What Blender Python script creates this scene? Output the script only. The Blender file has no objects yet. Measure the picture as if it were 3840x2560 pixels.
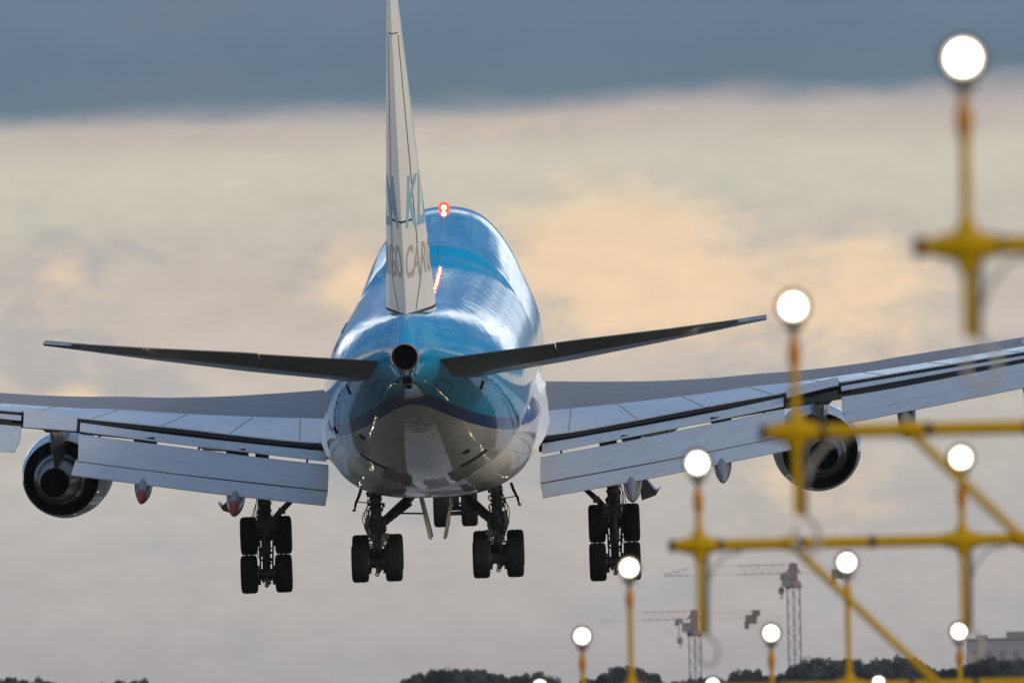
import bpy, bmesh, math, random
from mathutils import Vector, Matrix
R_ = math.radians
SC = bpy.context.scene
random.seed(7)
# ------------------------------------------------------------------ camera
F0 = 73600.0                     # focal length in photo pixels (3840 wide)
PITCH, ROLL, CAMH = R_(1.059), R_(1.2), 3.0
f0 = Vector((0, math.cos(PITCH), math.sin(PITCH))); r0 = Vector((1, 0, 0)); u0 = Vector((0, -math.sin(PITCH), math.cos(PITCH)))
camR = r0*math.cos(ROLL) - u0*math.sin(ROLL); camU = r0*math.sin(ROLL) + u0*math.cos(ROLL); camF = f0
CAM = Vector((0, 0, CAMH))
def M3(a, b, c, t):
    return Matrix(((a.x, b.x, c.x, t.x), (a.y, b.y, c.y, t.y), (a.z, b.z, c.z, t.z), (0, 0, 0, 1)))
cd = bpy.data.cameras.new('camera'); cam = bpy.data.objects.new('camera', cd); SC.collection.objects.link(cam)
cam.matrix_world = M3(camR, camU, -camF, CAM)
cd.sensor_width = 36; cd.lens = F0/3840*36; cd.clip_start = 1; cd.clip_end = 60000
cd.dof.use_dof = True; cd.dof.focus_distance = 622; cd.dof.aperture_fstop = 6.2; cd.dof.aperture_blades = 9
SC.camera = cam
SC.view_settings.view_transform = 'Standard'; SC.view_settings.look = 'None'
SC.view_settings.exposure = 0; SC.view_settings.gamma = 1
SC.render.engine = 'CYCLES'
SC.cycles.volume_bounces = 1; SC.cycles.max_bounces = 8; SC.cycles.transparent_max_bounces = 16
SC.cycles.volume_step_rate = 4
SC.cycles.use_denoising = True; SC.cycles.sample_clamp_indirect = 60
# ------------------------------------------------------------------ sky
SUN_AZ, SUN_EL = R_(128), R_(20)      # clockwise from +Y (view direction)
W = bpy.data.worlds.new("World"); SC.world = W; W.use_nodes = True
nt = W.node_tree; nt.nodes.clear()
class NT:
    def __init__(s, t): s.t = t
    def n(s, typ, **k):
        o = s.t.nodes.new(typ)
        for a, b in k.items():
            if a == 'ins':
                for i, v in b.items():
                    if hasattr(v, 'links') or hasattr(v, 'is_linked'): s.t.links.new(v, o.inputs[i])
                    else: o.inputs[i].default_value = v
            else: setattr(o, a, b)
        return o
    def m(s, op, a, b=0.0, c=None, clamp=False):
        d = {0: a, 1: b}
        if c is not None: d[2] = c
        return s.n('ShaderNodeMath', operation=op, use_clamp=clamp, ins=d).outputs[0]
    def sm(s, x, a, b, lo=0.0, hi=1.0):
        return s.n('ShaderNodeMapRange', interpolation_type='SMOOTHSTEP', ins={0: x, 1: a, 2: b, 3: lo, 4: hi}).outputs[0]
    def mix(s, f, a, b, mode='MIX'):
        o = s.n('ShaderNodeMix', data_type='RGBA', blend_type=mode)
        for i, v in ((0, f), (6, a), (7, b)):
            if hasattr(v, 'is_linked'): s.t.links.new(v, o.inputs[i])
            else: o.inputs[i].default_value = v if i == 0 else (*v[:3], 1)
        return o.outputs[2]
    def ramp(s, x, stops, mode='LINEAR'):
        o = s.n('ShaderNodeValToRGB', ins={0: x}); e = o.color_ramp; e.interpolation = mode
        while len(e.elements) < len(stops): e.elements.new(0.5)
        for k, (p, c) in enumerate(stops): e.elements[k].position = p; e.elements[k].color = (*c, 1)
        return o.outputs[0]
    def noise(s, vec, scale, detail=4, rough=.5, dist=0.0):
        o = s.n('ShaderNodeTexNoise', ins={'Scale': scale, 'Detail': detail, 'Roughness': rough, 'Distortion': dist})
        if vec is not None: s.t.links.new(vec, o.inputs['Vector'])
        return o
def lin(*c):
    return tuple((v/255/12.92 if v/255 <= .04045 else ((v/255+.055)/1.055)**2.4) for v in c)
g = NT(nt)
tc = g.n('ShaderNodeTexCoord'); sp = g.n('ShaderNodeSeparateXYZ', ins={0: tc.outputs['Generated']})
dx, dy, dz = sp.outputs
az = g.m('MULTIPLY', g.m('ARCTAN2', dx, dy), 57.2958)
el = g.m('MULTIPLY', g.m('ARCSINE', dz), 57.2958)
# cloud layers of the low bank of sky, laid out in degrees of azimuth / elevation
v1 = g.n('ShaderNodeCombineXYZ', ins={0: g.m('MULTIPLY', az, .55), 1: g.m('MULTIPLY', el, 1.9), 2: 3.1}).outputs[0]
v2 = g.n('ShaderNodeCombineXYZ', ins={0: g.m('MULTIPLY', az, 1.5), 1: g.m('MULTIPLY', el, 2.9), 2: 9.7}).outputs[0]
n1 = g.noise(v1, 1.7, 5, .55, .3).outputs[0]
n2 = g.noise(v2, 1.25, 6, .56, .35).outputs[0]
n3 = g.noise(v2, 4.5, 5, .5, .2).outputs[0]
warp = g.m('ADD', g.m('MULTIPLY', g.m('SUBTRACT', n1, .5), .22), g.m('MULTIPLY', g.m('SUBTRACT', n3, .5), .05))
elw = g.m('ADD', el, warp)
low = g.ramp(g.m('DIVIDE', elw, 2.4), [(0.0, lin(172, 167, 168)), (.15, lin(187, 179, 175)), (.30, lin(192, 187, 180)), (.42, lin(204, 193, 181)),
      (.53, lin(198, 188, 178)), (.60, lin(199, 193, 180)), (.65, lin(206, 200, 183)), (.70, lin(194, 184, 176)), (.735, lin(174, 169, 169))], 'EASE')
# bluish grey smudges and peach glow
low = g.mix(g.m('MULTIPLY', g.sm(n2, .50, .64, 0, .6), g.sm(elw, 1.62, 1.45)), low, lin(170, 172, 175))
def blob(a0, e0, wa, we, s):
    a = g.m('POWER', g.m('DIVIDE', g.m('SUBTRACT', az, a0), wa), 2.0); b = g.m('POWER', g.m('DIVIDE', g.m('SUBTRACT', elw, e0), we), 2.0)
    return g.m('MULTIPLY', g.m('EXPONENT', g.m('MULTIPLY', g.m('ADD', a, b), -1.0)), s)
peach = None
for a0, e0, wa, we, s in [(.28, 1.33, .34, .19, 1.25), (.40, 1.14, .28, .13, .75), (-.44, 1.24, .15, .18, .75), (-1.32, 1.28, .12, .14, .35), (1.0, 1.20, .32, .22, .72), (-1.28, .93, .10, .04, .5), (.85, .62, .30, .16, .6), (0.05, 1.67, .35, .05, .3)]:
    b = blob(a0, e0, wa, we, s); peach = b if peach is None else g.m('ADD', peach, b)
peach = g.sm(g.m('ADD', peach, g.m('MULTIPLY', g.m('SUBTRACT', g.m('ADD', g.m('MULTIPLY', n2, .6), g.m('MULTIPLY', n3, .4)), .5), 2.0)), .16, .95, 0, .95)
peach = g.m('MULTIPLY', peach, g.sm(el, .35, .75, .25, 1.0))
low = g.mix(peach, low, lin(243, 213, 177))
green = g.m('ADD', blob(.75, 1.50, .70, .10, .55), blob(-1.2, 1.47, .8, .07, .35))
low = g.mix(green, low, lin(208, 203, 182))
# slate cloud deck above, with a soft ragged lower edge
edge = g.m('ADD', g.m('MULTIPLY', az, .020), 1.745)
d = g.m('SUBTRACT', g.m('ADD', el, g.m('ADD', g.m('MULTIPLY', g.m('SUBTRACT', n2, .5), .11), g.m('MULTIPLY', g.m('SUBTRACT', n3, .5), .03))), edge)
slate = g.ramp(g.sm(d, 0, .5), [(0, lin(106, 127, 144)), (.25, lin(104, 126, 146)), (1, lin(112, 130, 152))])
slate = g.mix(g.sm(n1, .4, .75, 0, .3), slate, lin(122, 134, 150))
low = g.n('ShaderNodeVectorMath', operation='SCALE', ins={0: low, 3: g.m('ADD', .90, g.m('MULTIPLY', n3, .2))}).outputs[0]
slate = g.n('ShaderNodeVectorMath', operation='SCALE', ins={0: slate, 3: g.m('ADD', .86, g.m('MULTIPLY', n2, .16))}).outputs[0]
lowsky = g.mix(g.sm(d, -.04, .065), low, slate)
# the rest of the dome: broken cloud with clear gaps
vn = g.n('ShaderNodeVectorMath', operation='MULTIPLY', ins={0: tc.outputs['Generated'], 1: (1.0, 1.0, 2.6)}).outputs[0]
c1 = g.noise(vn, 2.3, 6, .58, .4).outputs[0]
c2 = g.noise(vn, 7.0, 5, .55, .2).outputs[0]
sky = g.n('ShaderNodeTexSky'); sky.sky_type = 'NISHITA'; sky.sun_disc = False
sky.sun_elevation = SUN_EL; sky.sun_rotation = SUN_AZ; sky.air_density = 1.3; sky.dust_density = 2.0
skyc = g.n('ShaderNodeVectorMath', operation='SCALE', ins={0: sky.outputs[0], 3: .09}).outputs[0]
back = g.sm(dy, .45, -.6)                                            # brighter towards the lit side of the sky, behind
cl = g.mix(g.sm(c2, .35, .68), (.17, .22, .31), (.62, .66, .72))
cl = g.mix(back, cl, g.mix(g.sm(c2, .30, .66), (.38, .46, .60), (1.25, 1.24, 1.2)))
warm = g.m('MULTIPLY', g.sm(dx, .1, .9), g.sm(el, 45, 3))
cl = g.mix(g.m('MULTIPLY', warm, .55), cl, (1.05, .90, .68))
dome = g.mix(g.sm(c1, .40, .60), skyc, cl)
# unseen sky ahead, shaped for fuselage reflections: blue-grey middle, bright cloud ring, steel blue
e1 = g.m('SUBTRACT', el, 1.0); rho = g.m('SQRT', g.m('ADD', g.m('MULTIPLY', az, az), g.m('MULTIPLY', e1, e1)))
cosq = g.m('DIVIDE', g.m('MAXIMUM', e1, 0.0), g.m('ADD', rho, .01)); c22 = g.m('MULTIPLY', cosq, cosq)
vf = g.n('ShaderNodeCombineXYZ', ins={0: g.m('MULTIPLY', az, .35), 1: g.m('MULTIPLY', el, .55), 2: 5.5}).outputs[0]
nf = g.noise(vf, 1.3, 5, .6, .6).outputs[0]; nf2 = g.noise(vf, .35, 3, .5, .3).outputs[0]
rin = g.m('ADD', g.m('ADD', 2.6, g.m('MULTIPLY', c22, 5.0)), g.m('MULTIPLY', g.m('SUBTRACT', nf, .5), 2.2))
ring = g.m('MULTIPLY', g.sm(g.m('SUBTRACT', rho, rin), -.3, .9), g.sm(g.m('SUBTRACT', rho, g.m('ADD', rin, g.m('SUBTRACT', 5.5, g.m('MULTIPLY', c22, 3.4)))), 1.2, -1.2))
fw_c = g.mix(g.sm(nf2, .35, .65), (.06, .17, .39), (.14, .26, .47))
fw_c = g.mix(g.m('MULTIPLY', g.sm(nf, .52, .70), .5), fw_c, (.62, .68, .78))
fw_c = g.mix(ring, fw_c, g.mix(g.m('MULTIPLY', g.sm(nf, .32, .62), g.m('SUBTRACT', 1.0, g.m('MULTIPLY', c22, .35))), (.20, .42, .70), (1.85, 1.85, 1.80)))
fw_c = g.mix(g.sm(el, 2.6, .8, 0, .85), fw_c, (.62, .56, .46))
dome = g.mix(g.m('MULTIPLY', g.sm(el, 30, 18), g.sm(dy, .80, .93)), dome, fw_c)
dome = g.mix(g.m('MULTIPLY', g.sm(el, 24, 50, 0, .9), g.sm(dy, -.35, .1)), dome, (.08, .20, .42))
horiz = g.mix(g.sm(el, 9, 1.0, 0, .6), dome, g.mix(g.sm(g.m('ABSOLUTE', dx), .45, .85), g.mix(g.sm(c2, .3, .6), (.26, .28, .32), (.55, .50, .44)), g.mix(g.sm(c2, .40, .56), (.34, .42, .54), (1.1, 1.02, .92))))
dome = g.mix(g.sm(dy, .85, .55), dome, horiz)
infront = g.m('MULTIPLY', g.sm(dy, .93, .98), g.sm(el, 3.6, 2.3))
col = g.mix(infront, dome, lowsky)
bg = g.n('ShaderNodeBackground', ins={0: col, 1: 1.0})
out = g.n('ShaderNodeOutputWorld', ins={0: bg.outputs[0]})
# ------------------------------------------------------------------ sun
sd = bpy.data.lights.new('sun', 'SUN'); sd.energy = 1.2; sd.angle = R_(10); sd.color = (1, .84, .66)
so = bpy.data.objects.new('sun', sd); SC.collection.objects.link(so)
sdir = Vector((math.sin(SUN_AZ)*math.cos(SUN_EL), math.cos(SUN_AZ)*math.cos(SUN_EL), math.sin(SUN_EL)))
so.rotation_euler = sdir.to_track_quat('Z', 'Y').to_euler()

# ------------------------------------------------------------------ helpers
def at(px, py, d):               # photo pixel (3840 wide) at distance d along the view axis -> world
    return CAM + camR*((px-1920)/F0*d) + camU*((1280-py)/F0*d) + camF*d
K = 3840/2352
def at2(px, py, d): return at(px*K, py*K, d)
def mat(name, col=(.5, .5, .5), rough=.5, metal=0, coat=0, emit=None, es=0, bump=None, var=None, spec=.5):
    m = bpy.data.materials.new(name); m.use_nodes = True
    b = m.node_tree.nodes['Principled BSDF']; h = NT(m.node_tree)
    b.inputs['Base Color'].default_value = (*col, 1); b.inputs['Roughness'].default_value = rough
    b.inputs['Metallic'].default_value = metal; b.inputs['Coat Weight'].default_value = coat; b.inputs['Coat Roughness'].default_value = .04
    b.inputs['Specular IOR Level'].default_value = spec
    if emit: b.inputs['Emission Color'].default_value = (*emit, 1); b.inputs['Emission Strength'].default_value = es
    t = h.n('ShaderNodeTexCoord').outputs['Object']
    if var:      # (scale, second colour, amount)
        nz = h.noise(t, var[0], 6, .6).outputs[0]
        m.node_tree.links.new(h.mix(h.sm(nz, .42, .72, 0, var[2]), col, var[1]), b.inputs['Base Color'])
    if bump:     # (scale, strength, distance)
        nz = h.noise(t, bump[0], 4, .5).outputs[0]
        bn = h.n('ShaderNodeBump', ins={'Strength': bump[1], 'Distance': bump[2], 'Height': nz})
        m.node_tree.links.new(bn.outputs[0], b.inputs['Normal'])
    return m
def link(o, parent=None):
    SC.collection.objects.link(o)
    if parent: o.parent = parent
    return o
def mk(name, geo, mats, parent=None, smooth=40, idx=None):
    vs, fs = geo[0], geo[1]
    me = bpy.data.meshes.new(name); me.from_pydata([tuple(v) for v in vs], [], fs)
    for m in (mats if isinstance(mats, (list, tuple)) else [mats]): me.materials.append(m)
    mi = geo[2] if len(geo) > 2 else idx
    if mi: me.polygons.foreach_set('material_index', mi)
    bm = bmesh.new(); bm.from_mesh(me); bmesh.ops.recalc_face_normals(bm, faces=bm.faces); bm.to_mesh(me); bm.free()
    if smooth:
        me.shade_smooth(); me.set_sharp_from_angle(angle=R_(smooth))
    me.update()
    return link(bpy.data.objects.new(name, me), parent)
def tag(o, label=None, cat=None, group=None, kind=None):
    for k, v in (('label', label), ('category', cat), ('group', group), ('kind', kind)):
        if v: o[k] = v
    return o
def empty(name, loc=(0, 0, 0), parent=None):
    o = bpy.data.objects.new(name, None); o.empty_display_size = .3; link(o, parent); o.location = loc
    return o
def copy_part(o, parent):
    c = o.copy(); SC.collection.objects.link(c); c.parent = parent
    for ch in o.children: copy_part(ch, c)
    return c
class G:                          # geometry collector
    def __init__(s): s.v = []; s.f = []; s.m = []
    def add(s, vs, fs, mi=0):
        b = len(s.v); s.v += [Vector(v) for v in vs]; s.f += [tuple(b+i for i in f) for f in fs]; s.m += [mi]*len(fs); return s
    def loft(s, rings, caps=(True, True), closed=True, mi=0, miq=None):
        n = len(rings[0]); vs = [p for r in rings for p in r]; fs = []; ms = []
        for k in range(len(rings)-1):
            for j in range(n if closed else n-1):
                a, b = k*n+j, k*n+(j+1) % n
                fs.append((a, b, b+n, a+n)); ms.append(miq(k, j) if miq else mi)
        if closed and caps[0]: fs.append(tuple(range(n-1, -1, -1))); ms.append(mi)
        if closed and caps[1]: fs.append(tuple(range((len(rings)-1)*n, len(rings)*n))); ms.append(mi)
        s.add(vs, fs); s.m[-len(fs):] = ms; return s
    def tube(s, pts, r, n=10, mi=0, caps=True):
        pts = [Vector(p) for p in pts]; rr = r if isinstance(r, (list, tuple)) else [r]*len(pts); rings = []
        up = None
        for i, p in enumerate(pts):
            d = (pts[min(i+1, len(pts)-1)] - pts[max(i-1, 0)]).normalized()
            if up is None: up = d.orthogonal().normalized()
            up = (up - d*up.dot(d)).normalized(); w = d.cross(up)
            rings.append([p + up*rr[i]*math.cos(2*math.pi*k/n) + w*rr[i]*math.sin(2*math.pi*k/n) for k in range(n)])
        return s.loft(rings, (caps, caps), mi=mi)
    def box(s, c, size, rot=None, mi=0):
        c = Vector(c); hx, hy, hz = [q/2 for q in size]
        vs = [Vector((x, y, z)) for x in (-hx, hx) for y in (-hy, hy) for z in (-hz, hz)]
        if rot is not None: vs = [rot @ v for v in vs]
        return s.add([c+v for v in vs], [(0, 1, 3, 2), (4, 6, 7, 5), (0, 4, 5, 1), (2, 3, 7, 6), (0, 2, 6, 4), (1, 5, 7, 3)], mi)
    def rev(s, prof, axis=(0, 1, 0), o=(0, 0, 0), n=48, mi=0, miq=None, closedprof=False):   # prof: (along, radius)
        ax = Vector(axis).normalized(); u = ax.orthogonal().normalized(); w = ax.cross(u); o = Vector(o)
        if closedprof: prof = list(prof)+[prof[0]]
        rings = [[o+ax*a+(u*math.cos(2*math.pi*k/n)+w*math.sin(2*math.pi*k/n))*max(r, 1e-4) for k in range(n)] for a, r in prof]
        return s.loft(rings, (False, False), mi=mi, miq=miq)
    def plate(s, poly, ext, mi=0):  # polygon (3D points) extruded by vector ext
        n = len(poly); e = Vector(ext); a = [Vector(p) for p in poly]
        return s.add(a+[p+e for p in a], [tuple(range(n)), tuple(range(2*n-1, n-1, -1))]+[(i, (i+1) % n, n+(i+1) % n, n+i) for i in range(n)], mi)
    def mirror(s): s.v = [Vector((-v.x, v.y, v.z)) for v in s.v]; return s
    def get(s): return s.v, s.f, s.m
def interp(tab, x):
    if x <= tab[0][0]: return tab[0][1]
    for (a, b), (c, d) in zip(tab, tab[1:]):
        if x <= c: return b+(d-b)*(x-a)/(c-a)
    return tab[-1][1]
def hermite(tab, x):              # smooth monotone-ish interpolation through (x, y)
    n = len(tab)
    if x <= tab[0][0]: return tab[0][1]
    if x >= tab[-1][0]: return tab[-1][1]
    k = max(i for i in range(n-1) if tab[i][0] <= x)
    (x0, y0), (x1, y1) = tab[k], tab[k+1]; h = x1-x0
    def sl(i):
        if i == 0: return (tab[1][1]-tab[0][1])/(tab[1][0]-tab[0][0])
        if i == n-1: return (tab[-1][1]-tab[-2][1])/(tab[-1][0]-tab[-2][0])
        a = (tab[i][1]-tab[i-1][1])/(tab[i][0]-tab[i-1][0]); b = (tab[i+1][1]-tab[i][1])/(tab[i+1][0]-tab[i][0])
        return 0 if a*b <= 0 else 2*a*b/(a+b)
    t = (x-x0)/h; m0, m1 = sl(k)*h, sl(k+1)*h
    return (2*t**3-3*t*t+1)*y0+(t**3-2*t*t+t)*m0+(-2*t**3+3*t*t)*y1+(t**3-t*t)*m1

# ------------------------------------------------------------------ materials
def livery():
    m = bpy.data.materials.new('livery_paint'); m.use_nodes = True; t = m.node_tree; h = NT(t)
    b = t.nodes['Principled BSDF']
    tcn = h.n('ShaderNodeTexCoord').outputs['Object']; s = h.n('ShaderNodeSeparateXYZ', ins={0: tcn})
    X, S, Z = s.outputs
    # cheat line: drops from the tail, level along the body
    zl = h.n('ShaderNodeFloatCurve', ins={1: h.m('DIVIDE', S, 40, clamp=True)})
    c = zl.mapping.curves[0]; zs = [(0, -.95), (3, -1.15), (6, -1.45), (10, -2.05), (14, -2.55), (18, -2.88), (22, -3.06), (28, -3.12), (40, -3.12)]
    pts = [(a/40, (z+4)/4) for a, z in zs]
    while len(c.points) < len(pts): c.points.new(.5, .5)
    for p, q in zip(c.points, pts): p.location = q
    zl.mapping.update()
    zz = h.m('SUBTRACT', Z, h.m('SUBTRACT', h.m('MULTIPLY', zl.outputs[0], 4), 4))     # height above stripe top
    blue = (.0, .32, .65); navy = (.001, .03, .19); white = (.66, .66, .67)
    col = h.mix(h.sm(zz, -.01, .01), navy, blue)
    sw = h.n('ShaderNodeMapRange', ins={0: S, 1: 2, 2: 24, 3: -.14, 4: -.42}).outputs[0]
    col = h.mix(h.sm(h.m('SUBTRACT', zz, sw), -.01, .01), white, col)
    # dirt, panel lines
    vs = h.n('ShaderNodeVectorMath', operation='MULTIPLY', ins={0: tcn, 1: (2.2, .35, 2.2)}).outputs[0]
    dn = h.noise(vs, 1.2, 6, .65).outputs[0]
    col = h.mix(h.sm(dn, .5, .8, 0, .6), col, (.62, .60, .57), 'MULTIPLY')
    def line(v, w): return h.m('LESS_THAN', h.m('ABSOLUTE', v), w)
    ls = None
    for sv in (9.3, 13.0, 19.4, 26.2, 33.1, 40.3, 46.4, 52.2):
        l = line(h.m('SUBTRACT', S, sv), .035); ls = l if ls is None else h.m('MAXIMUM', ls, l)
    ang = h.m('ARCTAN2', X, h.m('ADD', Z, 2.3))
    for a in (-2.2, -1.1, -.62, .02, .62, 1.1, 2.2, 2.9):
        ls = h.m('MAXIMUM', ls, line(h.m('SUBTRACT', ang, a), .0035))
    col = h.mix(h.m('MULTIPLY', ls, .55), col, (.01, .015, .03))
    # soot stain along the keel behind the gear
    st = h.m('MULTIPLY', h.sm(h.m('ABSOLUTE', X), .5, .1), h.m('MULTIPLY', h.sm(Z, -3.2, -4.2), h.sm(dn, .3, .6)))
    st = h.m('MULTIPLY', st, h.sm(S, 24, 16))
    col = h.mix(h.m('MULTIPLY', st, .6), col, (.05, .045, .04))
    t.links.new(col, b.inputs['Base Color'])
    b.inputs['Roughness'].default_value = .32; b.inputs['Coat Weight'].default_value = 1; b.inputs['Coat Roughness'].default_value = .045
    b.inputs['Coat IOR'].default_value = 1.5; b.inputs['Specular IOR Level'].default_value = 0
    # gentle quilting of the skin between frames and stringers
    w1 = h.m('MULTIPLY', h.m('SINE', h.m('ADD', h.m('MULTIPLY', S, 12.4), h.m('MULTIPLY', dn, 6.0))), .22)
    w2 = h.m('MULTIPLY', h.m('SINE', h.m('MULTIPLY', ang, 30)), .3)
    vn2 = h.n('ShaderNodeVectorMath', operation='MULTIPLY', ins={0: tcn, 1: (1, .5, 1)}).outputs[0]
    nn = h.noise(vn2, 1.6, 3, .5).outputs[0]
    hh = h.m('ADD', h.m('MULTIPLY', w1, h.m('ADD', w2, .6)), h.m('MULTIPLY', nn, 3.2))
    bn = h.n('ShaderNodeBump', ins={'Strength': 1.0, 'Distance': .0034, 'Height': hh})
    for q in ('Normal', 'Coat Normal'): t.links.new(bn.outputs[0], b.inputs[q])
    return m
LIV = livery()
def paint(name, col, rough=.35, var=.25, vs=1.2, stretch=(2, .5, 2), bump=.004, bs=1.2, coat=.4):
    m = bpy.data.materials.new(name); m.use_nodes = True; t = m.node_tree; h = NT(t); b = t.nodes['Principled BSDF']
    tcn = h.n('ShaderNodeTexCoord').outputs['Object']
    v = h.n('ShaderNodeVectorMath', operation='MULTIPLY', ins={0: tcn, 1: stretch}).outputs[0]
    nz = h.noise(v, vs, 7, .65).outputs[0]
    t.links.new(h.mix(h.sm(nz, .45, .75, 0, var), col, (col[0]*.52, col[1]*.46, col[2]*.40)), b.inputs['Base Color'])
    b.inputs['Roughness'].default_value = rough; b.inputs['Coat Weight'].default_value = coat; b.inputs['Coat Roughness'].default_value = .08
    bn = h.n('ShaderNodeBump', ins={'Strength': 1.0, 'Distance': bump, 'Height': h.noise(tcn, bs, 3, .5).outputs[0]})
    for q in ('Normal', 'Coat Normal'): t.links.new(bn.outputs[0], b.inputs[q])
    return m
P_FIN = paint('fin_white_paint', (.86, .86, .83), .4, .18, 1.0, (3, .6, .35), .003)
P_WGREY = paint('wing_grey_coating', (.25, .25, .28), .55, .35, 1.0, (.5, 1.5, 1), .002, 2, 0)
P_WHT = paint('wing_pale_metal_paint', (.66, .68, .74), .25, .2, 2, (1, 1, 1), .012, 1.1, .8)
P_FLAP = paint('flap_grey_paint', (.44, .50, .59), .4, .34, 1.0, (.22, 4.0, 4.0), .002, 1.2, .2)
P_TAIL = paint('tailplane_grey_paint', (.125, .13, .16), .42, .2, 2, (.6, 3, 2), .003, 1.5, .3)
P_NAC = paint('nacelle_paint', (.52, .54, .58), .25, .12, 1, (1, 1, 1), .002, 1, 1.0)
P_FAIR = paint('fairing_grey_paint', (.17, .175, .175), .45, .25, 2, (1, 1, 1), .002, 1, .5)
M_BLK = mat('black_cavity', (.005, .005, .006), .8, spec=.1)
M_DK = mat('dark_gap', (.008, .008, .010), .7)
M_TYRE = mat('tyre_rubber', (.010, .010, .011), .8, bump=(9, .4, .01), spec=.25)
M_RIM = mat('wheel_rim_metal', (.16, .16, .17), .45, .6)
M_GEAR = mat('gear_grey_paint', (.045, .044, .043), .5, .2, var=(3, (.02, .02, .018), .8))
M_GEARL = mat('gear_light_fitting', (.13, .125, .11), .4, .4)
M_HOSE = mat('black_hose', (.02, .02, .02), .6)
M_DOOR = mat('gear_door_paint', (.42, .38, .28), .5, var=(2, (.2, .17, .1), .5))
M_MET = mat('brushed_steel', (.27, .265, .26), .28, 1.0, var=(3, (.16, .13, .1), .6))
M_EXH = mat('burnt_steel', (.22, .18, .16), .35, 1.0, var=(5, (.08, .06, .05), .7))
M_RED = mat('red_paint', (.28, .022, .012), .5)
M_SEAL = mat('seam_sealant', (.05, .05, .05), .7)
M_LBLU = mat('pale_blue_lettering', (.27, .50, .68), .4)
M_OLV = mat('olive_grey_lettering', (.43, .43, .35), .4)

# ------------------------------------------------------------------ aeroplane frame (x right, y forward from the exhaust, z up)
Tt = at(1518, 1339, 600)
def cv(a, b, c): return (camR*a+camU*b+camF*c)
Fw = cv(.018, .048, 1).normalized()
rb = R_(2.05); Up = cv(-math.sin(rb), math.cos(rb), 0); Up = (Up-Fw*Up.dot(Fw)).normalized(); Rt = Fw.cross(Up).normalized()
plane = empty('cargo_airplane'); plane.matrix_world = M3(Rt, Fw, Up, Tt)
tag(plane, 'blue and white four-engined cargo jumbo jet seen from behind, landing with wheels and flaps down', 'airplane')

CROWN = [(0, .40), (.5, .60), (1.2, .86), (2.2, 1.08), (3.2, 1.155), (6, 1.15), (12, 1.12), (20, 1.05), (45, 1.05), (45.25, 1.08), (46.1, 1.44), (47.5, 1.60), (50, 1.80), (53, 2.01), (55.5, 2.16), (57.5, 2.20), (60, 2.15), (63, 1.75), (65, .9), (67, -.6), (68.2, -1.9), (68.6, -2.9)]
KEEL = [(0, -.42), (1, -.62), (2.5, -.92), (4, -1.12), (6, -1.52), (9, -2.28), (12, -3.02), (16, -3.95), (20, -4.78), (23, -5.25), (26, -5.55), (30, -5.65), (58, -5.65), (62, -5.45), (65, -4.95), (67, -4.35), (68.2, -3.6), (68.6, -3.1)]
HALF = [(0, .41), (1.2, .43), (2.0, .47), (2.8, .62), (3.6, .84), (4.5, 1.04), (6, 1.33), (9, 1.83), (12, 2.25), (16, 2.72), (20, 3.02), (24, 3.2), (28, 3.25), (57, 3.25), (60, 3.12), (63, 2.65), (65, 2.1), (67, 1.25), (68.2, .55), (68.6, .12)]
MIDZ = [(0, 0), (3, .05), (6, -.2), (9, -.55), (12, -.95), (16, -1.5), (20, -1.95), (24, -2.25), (28, -2.35), (60, -2.4), (66, -2.7), (68.6, -3.0)]
HUMP = [(0, 0), (.10, .38), (.22, .82), (.40, 1.33), (.592, 1.76), (.724, 2.03), (.881, 2.33), (1.036, 2.58), (1.156, 2.79), (1.277, 3.0), (1.398, 3.15), (1.571, 3.25)]
def section(s, th):
    zc, zk, w, zm = (hermite(T, s) for T in (CROWN, KEEL, HALF, MIDZ))
    c, q = math.cos(th), math.sin(th)
    x = w*q
    if s > 45 and c > 0:
        tt = min(1, (s-45)/1.8); xh = hermite(HUMP, math.acos(min(1, c)))*w/3.25
        x += (math.copysign(xh, q)-x)*tt*tt*(3-2*tt)
    z = zm+(zc-zm)*c if c > 0 else zm+(zm-zk)*c
    return Vector((x, s, z))
gb = G(); NR = 96
ss = [i*.25 for i in range(0, 28)]+[7+i*.5 for i in range(0, 122)]
ss = sorted(set([x for x in ss if x <= 68]+[44.9+.1*i for i in range(36)]))+[68.2, 68.4, 68.6]
gb.loft([[section(s, 2*math.pi*k/NR) for k in range(NR)] for s in ss], (False, True))
fus = mk('fuselage', gb.get(), LIV, plane, 0); fus.data.shade_smooth()
def skin(s, deg, off=0.0):          # point on the skin, angle from the crown (positive = right side)
    th = R_(deg); p = section(s, th); a = section(s, th+.01); b = section(s, th-.01); c = section(s+.05, th)
    n = (b-a).cross(c-p)
    n.normalize()
    if n.dot(p-Vector((0, s, hermite(MIDZ, s)))) < 0: n = -n
    return p+n*off, n
def strip(pts, w, h=.02, off=-.005):   # a thin strake lying on the skin through (s, deg) points
    rings = []
    P = [skin(s, d, off) for s, d in pts]
    for i, (p, n) in enumerate(P):
        d = (P[min(i+1, len(P)-1)][0]-P[max(i-1, 0)][0]).normalized(); q = d.cross(n).normalized()
        rings.append([p+q*w/2, p+q*w/2+n*h, p-q*w/2+n*h, p-q*w/2])
    return rings
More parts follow.
